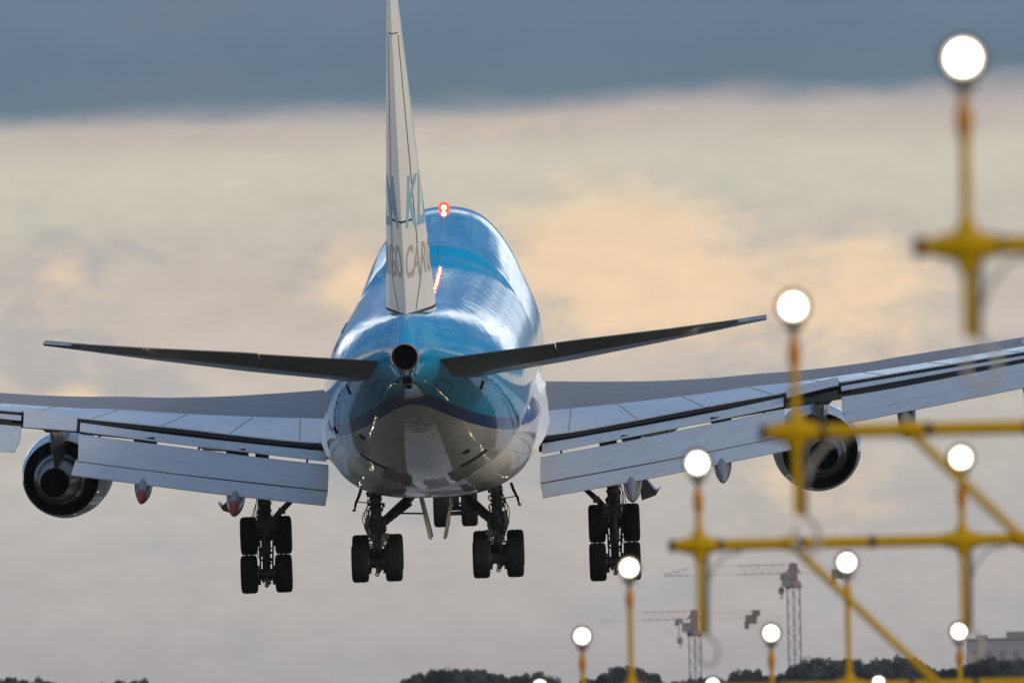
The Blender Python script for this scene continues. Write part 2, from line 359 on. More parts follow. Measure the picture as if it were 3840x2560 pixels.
# belly fairing
gf = G(); rings = []
FK = [(22.5, -5.05), (25, -5.55), (28, -5.86), (32, -5.95), (44, -5.95), (48, -5.75), (52, -5.4)]
FWd = [(22.5, 2.2), (25, 2.9), (28, 3.28), (31, 3.42), (44, 3.48), (48, 3.3), (52, 2.6)]
for i in range(60):
    s = 22.5+29.5*i/59; w = hermite(FWd, s); k = hermite(FK, s); zt = -3.6; r = []
    for j in range(49):
        th = math.pi*j/48; c, q = math.cos(th), math.sin(th)
        r.append(Vector((w*math.copysign(abs(c)**(2/2.9), c), s, zt-(zt-k)*abs(q)**(2/2.4))))
    r += [Vector((-w*.9, s, -3.0)), Vector((w*.9, s, -3.0))]
    rings.append(r)
gf.loft(rings); mk('belly_fairing', gf.get(), LIV, fus, 60)
# wing root fillet (right and left)
for sg in (1, -1):
    gq = G(); rings = []
    for i in range(30):
        s = 30.5+19*i/29; t = i/29; zc = interp([(30.5, -4.55), (34, -4.0), (40, -3.5), (46, -3.3), (49.5, -3.7)], s)
        rr = interp([(30.5, .08), (33, .33), (38, .48), (45, .45), (49.5, .08)], s)
        r = [Vector((sg*3.0, s, zc+rr*1.9)), Vector((sg*(3.18+rr*.12), s, zc+rr*1.4)), Vector((sg*(3.22+rr*.25), s, zc+rr*.7)), Vector((sg*(3.28+rr*.6), s, zc+rr*.15)), Vector((sg*(3.3+rr), s, zc-rr*.3)), Vector((sg*3.0, s, zc-.5))]
        rings.append(r)
    gq.loft(rings); mk('wing_root_fillet', gq.get(), P_FIN, fus, 60)
# exhaust of the auxiliary power unit
ge = G(); ge.rev([(-.02, .405), (-.16, .41), (-.175, .395), (-.16, .375), (-.12, .365)], n=48)
ge.rev([(-.02, .405), (.02, .40)], n=48)
mk('exhaust_nozzle', ge.get(), M_EXH, fus, 50)
ge = G(); ge.rev([(-.12, .366), (.28, .30), (.3, .25), (.3, 0)], n=40); mk('exhaust_cavity', ge.get(), M_BLK, fus, 50)
ge = G(); ge.loft([[Vector((math.sin(a)*r, y, math.cos(a)*r)) for (r, y) in ((.405, .02), (.435, .0), (.435, -.22), (.405, -.22))] for a in [R_(-118+236*i/30) for i in range(31)]])
mk('exhaust_shroud', ge.get(), mat('shroud_metal', (.42, .36, .32), .45, .5), fus, 40)
# small fittings on the tail cone and belly
def blob_box(name, s, deg, size, m, off=0.0):
    p, n = skin(s, deg, off); rot = n.to_track_quat('Z', 'Y').to_matrix()
    y = Vector((0, 1, 0)); y = (y-n*y.dot(n)).normalized(); x = y.cross(n)
    rot = Matrix((x, y, n)).transposed()
    q = G(); q.box(p, size, rot, 0); o = mk(name, q.get(), m, fus, 0)
    bv = o.modifiers.new('bevel', 'BEVEL'); bv.width = min(size)*.25; bv.segments = 2
    return o
blob_box('drain_outlet', 1.8, 180, (.30, .5, .12), M_BLK, .02)
blob_box('drain_outlet', 3.6, 180, (.17, .5, .10), M_BLK, .02)
blob_box('tail_lamp', 2.0, 176, (.05, .1, .14), M_GEARL, .04); blob_box('tail_lamp', 2.0, 184, (.05, .1, .14), M_GEARL, .04)
for d in (-1, 1):
    q = G(); q.loft(strip([(19.2, d*(157-i*1.6)) for i in range(13)], .5, .015)); mk('outflow_slot', q.get(), M_DK, fus, 0)
    q = G(); q.loft(strip([(7.0+.35*i, d*(112-i*.9)) for i in range(8)], .035, .012)); mk('skin_seam', q.get(), M_SEAL, fus, 0)
    q = G(); q.loft(strip([(11.5, d*(104+i*1.6)) for i in range(6)], .3, .03)); mk('access_slot', q.get(), M_DK, fus, 0)
    for a, b in (((7.6, 128), (7.6, 142)), ((5.6, 128), (5.6, 142)), ((5.6, 128), (7.6, 128)), ((5.6, 142), (7.6, 142))):
        q = G(); q.loft(strip([(a[0]+(b[0]-a[0])*i/6, d*(a[1]+(b[1]-a[1])*i/6)) for i in range(7)], .03, .008)); mk('panel_seam', q.get(), M_SEAL, fus, 0)
for sgn, s, a in ((-1, 21, 112), (1, 17, 148), (-1, 15.4, 135)):
    q = G(); q.loft(strip([(s, sgn*(a+i*1.1)) for i in range(5)], .35, .05)); mk('vent_scoop', q.get(), M_DK, fus, 0)
for s, a in ((33, -2.5), (26.5, -2.2)):
    p, n = skin(s, a); q = G(); q.plate([p+Vector((-.02, -.28, -.02)), p+Vector((-.02, .28, -.02)), p+Vector((-.02, .16, .36)), p+Vector((-.02, -.12, .36))], (.04, 0, 0)); mk('blade_antenna', q.get(), mat('antenna_dark', (.05, .045, .05), .5), fus, 0)
q = G(); q.loft(strip([(23+i*.5, -53) for i in range(16)], .10, .03)); mk('satcom_strake', q.get(), mat('strake_blue', (.02, .07, .2), .4), fus, 0)
q = G(); q.loft(strip([(19.6, -59-i) for i in range(8)], .34, .012)); mk('flag_band', q.get(), mat('flag_white', (.7, .7, .7), .5), fus, 0)
q = G(); q.loft(strip([(20.6, -59-i) for i in range(6)], .22, .012)); mk('flag_band', q.get(), mat('flag_red', (.6, .02, .05), .5), fus, 0)
q = G(); q.loft(strip([(18.7, -60-i) for i in range(7)], .28, .012)); mk('flag_band', q.get(), mat('flag_blue', (.01, .05, .2), .5), fus, 0)
# red beacon on the hump
zb = section(56, 0).z
q = G(); q.rev([(-.09, 0), (-.08, .04), (-.04, .075), (0, .085), (.04, .075), (.08, .04), (.09, 0)], axis=(0, 0, 1), o=(.08, 55.66, zb+.10), n=24)
bc = mk('beacon_lamp', q.get(), mat('beacon_glow', (.6, .1, .02), .4, emit=(1, .33, .10), es=30), fus, 40)
q = G(); q.rev([(-.19, .10), (-.12, .17), (0, .20), (.1, .17), (.16, .10), (.19, 0)], axis=(0, 0, 1), o=(.08, 56.08, zb+.10), n=24)
mk('red_beacon', q.get(), mat('beacon_red_lens', (.6, .02, .02), .3, emit=(1, .09, .055), es=1.5), fus, 40)
q = G(); q.rev([(0, .16), (.03, .16), (.04, .12), (.04, .09)], axis=(0, 0, 1), o=(.08, 56, zb-.03), n=24); mk('beacon_base', q.get(), M_GEAR, fus, 40)

# ------------------------------------------------------------------ fin and rudders
def fin_te(z): return 3.3-.52*(z-1.16)
def fin_ch(z): return 12.9-.905*(z-1.16)
def fin_tm(z): return .762-.0592*(z-1.16)
FT = [(0, .012), (.02, .06), (.26, .63), (.36, .86), (.45, .98), (.52, 1), (.66, .94), (.8, .74), (.92, .42), (.96, .30), (.99, .2), (1, .02)]
def fin_half(z, s): u = (s-fin_te(z))/fin_ch(z); return fin_tm(z)*hermite(FT, max(0, min(1, u)))
def fin_hinge(z):
    r = .25*fin_ch(z)
    if z < 2.15: r *= .50+.50*max(0, (z-1.05))/1.1
    return fin_te(z)+r
ZT = 10.98
def fin_ring(z, s0f, s1f, n=24):
    s0, s1 = s0f(z), s1f(z); L = [s0+(s1-s0)*i/n for i in range(n+1)]
    return [Vector((fin_half(z, s), s, z)) for s in L]+[Vector((-fin_half(z, s), s, z)) for s in reversed(L)]
def zs_(a, b, n): return [a+(b-a)*i/n for i in range(n+1)]
q = G(); rings = [fin_ring(z, lambda z: fin_hinge(z)+.035, lambda z: fin_te(z)+fin_ch(z)) for z in zs_(.9, 9.80, 40)]
q.loft(rings)
rings = [fin_ring(z, lambda z: fin_te(z)+.0, lambda z: fin_te(z)+fin_ch(z)*(1 if z < 10.8 else .9)) for z in [9.94, 10.2, 10.5, 10.8, 10.93]]
rings.append([Vector((v.x*.55, v.y, v.z+.05)) for v in rings[-1]])
q.loft(rings)
q.loft([fin_ring(z, lambda z: fin_hinge(z)+.035, lambda z: fin_te(z)+fin_ch(z)) for z in (9.79, 9.95)], (False, False))
fin = mk('vertical_fin', q.get(), P_FIN, plane, 40)
def rudder(name, z0, z1, n):
    q = G(); q.loft([fin_ring(z, fin_te, fin_hinge, 16) for z in zs_(z0, z1, n)]); return mk(name, q.get(), P_FIN, fin, 30)
rudder('lower_rudder', 1.13, 4.02, 16); rudder('upper_rudder', 4.07, 9.90, 20)
q = G()
for z0, z1 in ((1.2, 9.85),):
    q.loft([[Vector((sx*(fin_half(z, fin_hinge(z)+dd)+.005), fin_hinge(z)+dd, z)) for sx, dd in ((1, -.07), (1, .07), (-1, .07), (-1, -.07))] for z in zs_(z0, z1, 60)])
q.loft([[Vector((v.x*1.012, v.y-.01, v.z)) for v in fin_ring(z, fin_te, fin_hinge, 10)] for z in (4.01, 4.08)])
q.loft([[Vector((v.x*.93, v.y+.04, v.z)) for v in fin_ring(z, fin_te, fin_hinge, 10)] for z in (9.88, 9.96)])
q.loft([[Vector((v.x*1.01, v.y-.01, v.z)) for v in fin_ring(z, fin_te, lambda z: fin_te(z)+7, 20)] for z in (1.08, 1.165)])
mk('hinge_gap', q.get(), M_SEAL, fin, 0)
# lettering wrapped on the fin faces
def fin_text(name, txt, z0, height, s_start, side, m, bold=.03, xs=1.0):
    cu = bpy.data.curves.new(name, 'FONT'); cu.body = txt; cu.size = 1; cu.offset = bold*.35; cu.space_character = 1.02
    o = bpy.data.objects.new(name, cu); SC.collection.objects.link(o)
    dg = bpy.context.evaluated_depsgraph_get(); dg.update()
    me = bpy.data.meshes.new_from_object(o.evaluated_get(dg)); bpy.data.objects.remove(o)
    bm = bmesh.new(); bm.from_mesh(me)
    xsv = [v.co.x for v in bm.verts]; ysv = [v.co.y for v in bm.verts]
    x0, x1, y0, y1 = min(xsv), max(xsv), min(ysv), max(ysv); k = height/(y1-y0)
    for v in bm.verts: v.co = Vector(((v.co.x-x0)*k*xs, (v.co.y-y0)*k, 0))
    bmesh.ops.triangulate(bm, faces=bm.faces)
    wd = (x1-x0)*k*xs; st = .12
    for i in range(1, int(wd/st)+1):
        bmesh.ops.bisect_plane(bm, geom=bm.verts[:]+bm.edges[:]+bm.faces[:], plane_co=(i*st, 0, 0), plane_no=(1, 0, 0))
    for i in range(1, int(height/.2)+1):
        bmesh.ops.bisect_plane(bm, geom=bm.verts[:]+bm.edges[:]+bm.faces[:], plane_co=(0, i*.2, 0), plane_no=(0, 1, 0))
    for v in bm.verts:
        z = z0+v.co.y; a = v.co.x if side > 0 else wd-v.co.x
        s = s_start+a
        v.co = Vector((side*(fin_half(z, s)+.006), s, z))
    bm.to_mesh(me); bm.free(); me.materials.clear(); me.materials.append(m)
    return link(bpy.data.objects.new(name, me), fin)
for sd_ in (1, -1):
    fin_text('airline_initials', 'KLM', 3.82, 1.62, fin_te(4.2)+.95, sd_, M_LBLU, .06, 1.45)
    fin_text('cargo_lettering', 'CARGO', 2.25, 1.02, fin_te(2.6)+.35, sd_, M_OLV, .04, 1.45)

# ------------------------------------------------------------------ tailplane with elevators
HT = [(.62, 4.5, -.36), (2.6, 3.62, -.13), (5.13, 2.5, .17), (8, 1.25, .47), (11.08, 0, .83)]                 # trailing edge
HH = [(.98, 7.15, -1.04), (2.6, 6.25, -.77), (5.07, 4.75, -.33), (8, 2.95, .19), (9.9, 1.75, .54), (11.08, .95, .74)]   # hinge, lower skin
HB = [(1.09, 11, -1.38), (2.6, 9.9, -1.08), (5.01, 7.6, -.64), (8, 4.8, -.02), (11.05, 1.75, .66)]              # lowest of lower skin
HL = [(1.0, 14.2, -1.05), (2.6, 12.6, -.80), (5.0, 10.1, -.42), (8, 6.9, .12), (11.0, 2.9, .72)]               # leading edge
def L3(T, x, dz=0): return Vector((x, interp([(a, b) for a, b, c in T], x), interp([(a, c) for a, b, c in T], x)+dz))
for sg in (1, -1):
    q = G(); qe = G(); qg = G(); rings = []; re_ = []; rg = []
    for i in range(25):
        x = .62+(11.08-.62)*i/24; tk = .62*(1-x/12.2)+.04
        H, B, Lp, T_ = L3(HH, x), L3(HB, x), L3(HL, x), L3(HT, x)
        top = B+Vector((0, -.4, tk)); ht = H+Vector((0, .05, tk*.62))
        r = [H+Vector((0, .06, 0)), (H+B)/2+Vector((0, 0, -.015)), B, (B*.45+Lp*.55)+Vector((0, 0, -.05)), Lp, (top*.45+Lp*.55)+Vector((0, 0, .07)), top, (top+ht)/2+Vector((0, 0, .02)), ht]
        if x > 10.2: r[0] = T_*.5+H*.5
        rings.append([Vector((sg*v.x, v.y, v.z)) for v in r])
        if x <= 10.5:
            e = [T_, (T_+H)/2+Vector((0, 0, -.015)), H+Vector((0, -.03, 0)), H+Vector((0, -.02, tk*.3)), ht+Vector((0, -.1, 0)), (T_+ht)/2+Vector((0, 0, .02)), T_+Vector((0, 0, .035))]
            re_.append([Vector((sg*v.x, v.y, v.z)) for v in e])
            rg.append([Vector((sg*v.x, v.y, v.z)) for v in (H+Vector((0, -.12, .05)), H+Vector((0, .12, .03)), ht+Vector((0, .1, -.06)), ht+Vector((0, -.2, -.06)))])
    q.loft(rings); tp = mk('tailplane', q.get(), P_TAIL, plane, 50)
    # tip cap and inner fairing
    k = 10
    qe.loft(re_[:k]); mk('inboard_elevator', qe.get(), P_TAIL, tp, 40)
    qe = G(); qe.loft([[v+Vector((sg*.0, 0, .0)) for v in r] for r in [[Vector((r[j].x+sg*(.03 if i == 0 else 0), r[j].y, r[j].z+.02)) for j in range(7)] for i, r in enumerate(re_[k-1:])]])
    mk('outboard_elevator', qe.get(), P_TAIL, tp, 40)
    qg.loft(rg); mk('hinge_gap', qg.get(), M_DK, tp, 0)
    q = G(); a, b = L3(HT, .62), L3(HH, .98)
    q.loft([[Vector((sg*(v.x-.03), v.y+.02, v.z+d)) for v, d in ((p, .09), (p, -.09))]+[Vector((sg*(v.x-.25), v.y+.3, v.z+d)) for v, d in ((p, -.12), (p, .12))] for p in (a, (a+b)/2, b, Vector((1.15, 9, -1.2)), L3(HB, 1.09))])
    mk('root_seal', q.get(), M_DK, tp, 0)

# ------------------------------------------------------------------ wings (right side measured, left mirrored)
def ste(x): return 34-(x-3.2)*.2 if x < 12.5 else 32.14-(x-12.5)*.57
def sle(x): return 49.6-(x-3.2)*.88 if x < 13 else 40.976-(x-13)*.80
CR = [(2.8, -3.2), (3.5, -3.17), (4.73, -3.18), (6.37, -3.17), (8.6, -3.09), (10.5, -2.92), (11.6, -2.84), (14.15, -2.53), (14.7, -2.43), (19.15, -1.72), (25, -.65), (32, .75)]
SPR = [(2.8, -3.78), (3.6, -3.71), (6.06, -3.51), (8.7, -3.24), (10.6, -3.01), (11.4, -2.95), (13.9, -2.63), (19.1, -1.81), (25, -.74), (32, .68)]
TEZ = [(2.8, -4.39), (3.35, -4.32), (4.46, -4.20), (6.1, -3.95), (8.4, -3.57), (11.35, -3.12), (13.14, -2.83), (19.1, -1.88), (25, -.84), (32, .62)]
def wing(sg):
    q = G(); rings = []; xs = [2.8+.4*i for i in range(73)]
    for x in xs:
        a, b = sle(x), ste(x); c = a-b; zc, zp, zt = hermite(CR, x), hermite(SPR, x), hermite(TEZ, x)
        tk = c*(.125 if x < 8 else .105); sc, sp_ = a-.28*c, b+.25*c
        top = [(a, zc-tk*.38), (a-.012*c, zc-tk*.24), (a-.05*c, zc-tk*.11), (a-.13*c, zc-.03*tk), (sc, zc)]
        mid1 = sp_+(sc-sp_)*.66; mid2 = sp_+(sc-sp_)*.33
        top += [(mid1, zc*.80+zp*.20), (mid2, zc*.48+zp*.52), (sp_, zp), ((sp_*.5+b*.5), zp*.54+zt*.46), (b, zt)]
        bot = [(b, zt-.04), (sp_, min(zp, zt)-.12-.35*tk*.5), (mid2, zc-tk*.95), (sc, zc-tk), (a-.1*c, zc-tk*.85), (a-.02*c, zc-tk*.58)]
        rings.append([Vector((sg*x, s, z)) for s, z in top+bot])
    # tip winglet: two rings bent upward
    last = rings[-1]
    for dxz, sc_ in (((.25, .5), .9), ((.75, 1.9), .5)):
        cy = last[0].y
        rings.append([Vector((v.x+sg*dxz[0], cy-(cy-v.y)*sc_-dxz[1]*.9, 0.62+(v.z-.62)*.4+dxz[1])) for v in last])
    q.loft(rings, miq=lambda k, j: 0 if 3 <= j < 7 else (1 if j < 9 or j >= 14 else 2))
    o = mk('wing', q.get(), [P_WGREY, P_WHT, P_FLAP], plane, 35)
    # seams in the pale trailing panels
    M_WS = mat('warm_seam', (.22, .18, .13), .6)
    for x0, x1 in ((4.4, 4.35), (5.9, 6.6), (8.0, 8.75), (10.2, 11.0), (12.2, 13.0), (13.9, 14.6), (16, 16.7), (18.2, 19)):
        q = G(); rr = []
        for t in (0.02, .25, .5, .75, .97):
            x = x1+(x0-x1)*t; a, b = sle(x), ste(x); c = a-b; s = b+.25*c*t
            z = hermite(TEZ, x)*(1-t)+hermite(SPR, x)*t
            zc2 = (hermite(SPR, x)*.54+hermite(TEZ, x)*.46); m_ = .5
            z = hermite(TEZ, x)+(zc2-hermite(TEZ, x))*t/m_ if t < m_ else zc2+(hermite(SPR, x)-zc2)*(t-m_)/m_
            rr.append([Vector((sg*(x+e), s, z+h_)) for e, h_ in ((-.012, -.02), (-.012, .008), (.012, .008), (.012, -.02))])
        q.loft(rr); mk('panel_seam', q.get(), M_WS, o, 0)
    return o
def prof_slab(sg, xa, xb, top, bot, s_top, s_bot, thick, n=18, slant=(0, 0), bul=.04):
    rings = []
    for i in range(n+1):
        t = i/n; x = xa+(xb-xa)*t
        zt, zb = hermite(top, x), hermite(bot, x); a, b = ste(x)+s_top, ste(x)+s_bot
        A, B = Vector((x, a, zt)), Vector((x, b, zb)); d = (B-A); nrm = Vector((0, d.z, -d.y)).normalized()
        if nrm.z < 0: nrm = -nrm
        dn = d.normalized()
        pr = [(0, 0), (.08, bul*.25), (.4, bul*.6), (.7, bul*.4), (1, 0), (1, -.025), (.6, -thick*.45), (.25, -thick*.9), (0.06, -thick), (-.01, -thick*.8), (-.035, -thick*.45), (-.025, -thick*.14)]
        off = slant[0]*(1-t)+slant[1]*t
        rings.append([Vector((sg*(x+off*u), *(A+d*u+nrm*v)[1:])) for u, v in pr])
    return rings
FFT = [(3.3, -4.585), (5.9, -4.195), (8.55, -3.77), (11.33, -3.265)]
FFB = [(3.5, -4.83), (6.49, -4.34), (8.7, -3.97), (11.4, -3.49)]
MFT = [(3.3, -4.97), (5.45, -4.63), (8.72, -4.06), (11.35, -3.60)]
MFB = [(3.3, -5.71), (8.42, -4.89), (11.5, -4.35)]
AFB = [(3.3, -6.15), (6.59, -5.63), (8.38, -5.315), (11.6, -4.74)]
OFT = [(13.1, -2.955), (19.09, -1.995), (23, -1.295)]; OFB = [(13.2, -3.06), (19.09, -2.06), (23, -1.36)]
OMT = [(13.2, -3.25), (14.45, -3.06), (19.08, -2.20), (23, -1.44)]; OMB = [(13.29, -3.73), (19.06, -2.60), (23, -1.85)]
OAB = [(13.4, -3.99), (19.04, -2.90), (23, -2.15)]
def flaps(sg):
    fl = empty('inboard_flap', parent=plane)
    q = G(); q.loft(prof_slab(sg, 3.48, 11.33, FFT, FFB, -.3, -1.1, .12)); mk('fore_flap', q.get(), P_FLAP, fl, 40)
    q = G(); q.loft(prof_slab(sg, 3.42, 11.36, MFT, MFB, -1.2, -2.7, .26)); mk('main_flap', q.get(), P_FLAP, fl, 40)
    q = G(); q.loft(prof_slab(sg, 3.42, 11.42, [(a, b+.03) for a, b in MFB], AFB, -2.58, -3.5, .08, slant=(.08, .15))); mk('aft_flap', q.get(), P_FLAP, fl, 40)
    q = G(); q.loft(prof_slab(sg, 3.45, 11.40, [(a, b+.01) for a, b in MFB], [(a, b-.045) for a, b in MFB], -2.66, -2.75, .02, bul=0)); mk('flap_seam', q.get(), M_SEAL, fl, 0)
    q = G()
    q.loft(prof_slab(sg, 3.36, 11.36, [(a, b-.03) for a, b in TEZ], [(a, b-.14) for a, b in TEZ], .10, -.18, .55, bul=0)); mk('flap_cove', q.get(), M_DK, fl, 0)
    for x in (4.1, 7.55, 10.7):       # flap links seen across the slot
        q = G(); q.tube([(sg*x, ste(x)-.75, hermite(FFB, x)+.05), (sg*x, ste(x)-1.15, hermite(MFT, x)-.03)], .035, 6); mk('flap_link', q.get(), M_DK, fl, 0)
    for x in (6.38, 9.3):
        q = G(); q.box((sg*x, ste(x)-.75, (hermite(FFB, x)+hermite(MFT, x))/2), (.62 if x < 8 else .66, .4, .2)); mk('flap_track', q.get(), M_DK, fl, 0)
    q = G(); q.box((sg*5.55, ste(5.55)-.7, (hermite(FFB, 5.55)+hermite(MFT, 5.55))/2), (.42, .4, .2))
    mk('flap_track', q.get(), M_DK, fl, 0)
    fo = empty('outboard_flap', parent=plane)
    q = G(); q.loft(prof_slab(sg, 13.2, 22.8, OFT, OFB, -.3, -.8, .10, bul=.02)); mk('fore_flap', q.get(), P_FLAP, fo, 40)
    q = G(); q.loft(prof_slab(sg, 13.2, 22.8, OMT, OMB, -1.0, -2.0, .22)); mk('main_flap', q.get(), P_FLAP, fo, 40)
    q = G(); q.loft(prof_slab(sg, 13.25, 22.8, [(a, b+.02) for a, b in OMB], OAB, -1.92, -2.6, .07, slant=(.1, 0))); mk('aft_flap', q.get(), P_FLAP, fo, 40)
    q = G(); q.loft(prof_slab(sg, 13.25, 22.8, [(a, b+.01) for a, b in OMB], [(a, b-.04) for a, b in OMB], -1.96, -2.05, .02, bul=0)); mk('flap_seam', q.get(), M_SEAL, fo, 0)
    q = G(); q.loft(prof_slab(sg, 13.1, 22.9, [(a, b-.03) for a, b in TEZ], [(a, b-.12) for a, b in TEZ], .1, -.15, .4, bul=0))
    q.loft(prof_slab(sg, 13.5, 22.9, [(a, b-.02) for a, b in OFB], [(a, b+.0) for a, b in OMT], -.74, -.98, .14, bul=0)); mk('flap_cove', q.get(), M_DK, fo, 0)
def aileron(sg, w):
    if sg < 0: t, b = [(11.46, -3.12), (13.2, -2.70)], [(11.48, -3.48), (13.28, -3.25)]
    else: t, b = [(11.32, -3.10), (13.08, -2.69)], [(11.32, -3.25), (13.1, -2.86)]
    t = [(a, c+.035) for a, c in t]; q = G(); q.loft(prof_slab(sg, 11.44, 13.12, t, b, .05, -1.1, .2, 8, bul=.01)); mk('inboard_aileron', q.get(), P_FLAP, w, 40)
    if sg < 0: return
    q = G(); q.loft(prof_slab(sg, 11.40, 13.14, [(a, c-.12) for a, c in t], [(a, c-.26) for a, c in t], .0, -.75, .30, 8, bul=0)); mk('aileron_cove', q.get(), M_DK, w, 0)
for sg in (1, -1):
    w = wing(sg); aileron(sg, w); flaps(sg)

def fairing(sg, x, zo, tip_s, tip_z, wd, ht=.5, lean=.06):
    q = G(); rings = []; n = 22
    s0 = ste(x)+4.0
    for i in range(n+1):
        t = i/n; s = s0+(tip_s-s0)*t
        zc = hermite([(0, zo), (.35, zo-.30*(zo-tip_z)), (.7, zo-.72*(zo-tip_z)), (1, tip_z)], t)
        r = hermite([(0, .5), (.2, .85), (.5, 1), (.75, .86), (.9, .5), (.97, .24), (1, .06)], t)
        L = lean*t
        rings.append([Vector((sg*(x+L)+wd/2*r*math.cos(a), s, zc+.12*(1-r)+ht*r*(math.sin(a) if math.sin(a) > 0 else math.sin(a)*.95))) for a in [2*math.pi*k/24 for k in range(24)]])
    red = sg < 0
    cut = 20
    q.loft(rings[:cut+1], (True, False)); o = mk('flap_fairing', q.get(), P_FAIR, plane, 50)
    q = G(); q.loft(rings[cut:], (False, True)); mk('fairing_tip', q.get(), M_RED if red else P_FAIR, o, 50)
for sg in (1, -1):
    fairing(sg, 6.34, -4.35, 28.5, -6.30, .68, .56, .06); fairing(sg, 9.25, -3.75, 27.9, -5.78, .66, .52, .08)
    fairing(sg, 15.2, -2.7, 26.4, -4.38, .64, .5, .1); fairing(sg, 19.2, -1.9, 24.4, -3.45, .6, .45, .1)

# ------------------------------------------------------------------ engines
def engine(sg, x, s, z):
    e = empty('engine', parent=plane); toe = R_(3.2)*(-sg); pt = R_(1.1)
    ax = Vector((math.tan(toe), 1, math.tan(pt))).normalized()      # forward axis, toed towards the body
    u = Vector((1, 0, 0)); u = (u-ax*u.dot(ax)).normalized(); e.matrix_local = M3(u, ax, u.cross(ax), Vector((x*sg, s, z)))
    # local y: 0 = core nozzle lip
    q = G(); q.rev([(2.1, 1.235), (2.6, 1.33), (3.4, 1.42), (4.4, 1.45), (5.6, 1.42), (6.4, 1.34), (6.8, 1.22), (6.75, 1.12), (6.4, 1.06)], n=72); mk('cowling', q.get(), P_NAC, e, 50)
    q = G(); q.rev([(2.1, 1.235), (2.12, 1.205), (2.6, 1.19), (3.3, 1.16), (4.0, 1.13), (4.02, .5)], n=72); mk('bypass_duct', q.get(), mat('duct_black', (.006, .006, .007), .7), e, 40)
    q = G(); q.rev([(3.6, .98), (2.6, .96), (1.9, .90), (1.3, .76), (1.25, .73)], n=64); q.rev([(1.25, .71), (.6, .60), (0, .49), (0.02, .46), (.4, .46)], n=64); mk('core_cowl', q.get(), M_MET, e, 50)
    q = G(); q.rev([(.3, .465), (.3, 0)], n=48); q.rev([(.02, .468), (.3, .466)], n=48); mk('exhaust_cavity', q.get(), M_BLK, e, 40)
    q = G(); q.rev([(1.28, .75), (1.24, .70)], n=64); mk('cowl_gap', q.get(), M_BLK, e, 40)
    q = G(); q.rev([(.4, .26), (.15, .2), (-.05, .08), (-.1, 0)], n=32); mk('exhaust_plug', q.get(), M_BLK, e, 50)
    q = G(); q.rev([(5.6, .3), (6.1, .2), (6.35, 0)], n=24)
    for k in range(24):
        a = 2*math.pi*k/24; c, w_ = Vector((math.cos(a), 0, math.sin(a))), Vector((-math.sin(a), 0, math.cos(a)))
        q.add([c*.25+w_*.06+Vector((0, 5.5, 0)), c*.25-w_*.06+Vector((0, 5.8, 0)), c*1.06-w_*.14+Vector((0, 5.75, 0)), c*1.06+w_*.12+Vector((0, 5.55, 0))], [(0, 1, 2, 3)])
    q.rev([(5.4, 1.1), (5.4, 0)], n=32)
    mk('fan', q.get(), M_GEAR, e, 0)
    # pylon: deep blade from the core up to the wing
    q = G(); rings = []
    for y, zt_, zb_, w_ in ((-.6, 1.75, 1.5, .06), (.2, 1.9, .75, .20), (.9, 1.95, .48, .42), (1.6, 1.95, .42, .52), (2.6, 1.98, .6, .50), (4.2, 1.75, .8, .46), (5.6, 1.45, 1.1, .2)):
        rings.append([Vector((w_/2*a, y, zb_+(zt_-zb_)*b)) for a, b in ((.25, 0), (.75, .25), (1, .6), (1, 1), (-1, 1), (-1, .6), (-.75, .25), (-.25, 0))])
    q.loft(rings); mk('pylon', q.get(), P_FAIR, e, 45)
    q = G(); q.box((0.0, 1.4, 1.9), (.75, 3.2, .5)); mk('pylon_fairing', q.get(), P_FAIR, e, 30).modifiers.new('bevel', 'BEVEL').width = .15
    return e
ZE = -5.55
for sg in (1, -1): engine(sg, 12.53, 39.0, ZE); engine(sg, 20.8, 31.0, -4.0)

# ------------------------------------------------------------------ landing gear
def wheel_geo():
    q = G(); pr = [(-.25, .42), (-.255, .50), (-.235, .57), (-.19, .607), (-.15, .614), (-.145, .604), (-.12, .604), (-.115, .617), (-.045, .62), (-.04, .608), (-.01, .608), (0, .608), (.01, .608), (.04, .608), (.045, .62), (.115, .617), (.12, .604), (.145, .604), (.15, .614), (.19, .607), (.235, .57), (.255, .50), (.25, .42), (.2, .30)]
    q.rev(pr, axis=(1, 0, 0), n=56, mi=0)
    q.rev([(.2, .30), (.235, .29), (.2, .26), (.1, .22), (.12, .12), (.2, .1), (.2, 0)], axis=(1, 0, 0), n=32, mi=1)
    q.rev([(-.25, .42), (-.2, .30), (-.235, .29), (-.2, .26), (-.1, .22), (-.12, .12), (-.2, .1), (-.2, 0)], axis=(1, 0, 0), n=32, mi=1)
    return q
WG = wheel_geo(); W0 = None
WG.v = [Vector((v.x*1.06, v.y*1.016, v.z*1.016)) for v in WG.v]
def wheel(parent, loc):
    global W0
    if W0 is None: W0 = mk('wheel', WG.get(), [M_TYRE, M_RIM], parent, 50); o = W0
    else: o = W0.copy(); SC.collection.objects.link(o); o.parent = parent
    o.location = loc; return o
def clutter(q, c, n, sx, sy, sz, seed):
    rnd = random.Random(seed); c = Vector(c)
    for _ in range(n):
        p = c+Vector((rnd.uniform(-sx, sx), rnd.uniform(-sy, sy), rnd.uniform(-sz, sz)))
        if rnd.random() < .5: q.box(p, [rnd.uniform(.04, .12) for _ in range(3)], Matrix.Rotation(rnd.uniform(0, 1), 3, 'Z'), rnd.choice((0, 0, 1)))
        else:
            d = Vector((rnd.uniform(-1, 1), rnd.uniform(-1, 1), rnd.uniform(-1, 1))).normalized()*rnd.uniform(.06, .15); q.tube([p-d, p+d], rnd.uniform(.015, .04), 8, rnd.choice((0, 0, 1)))
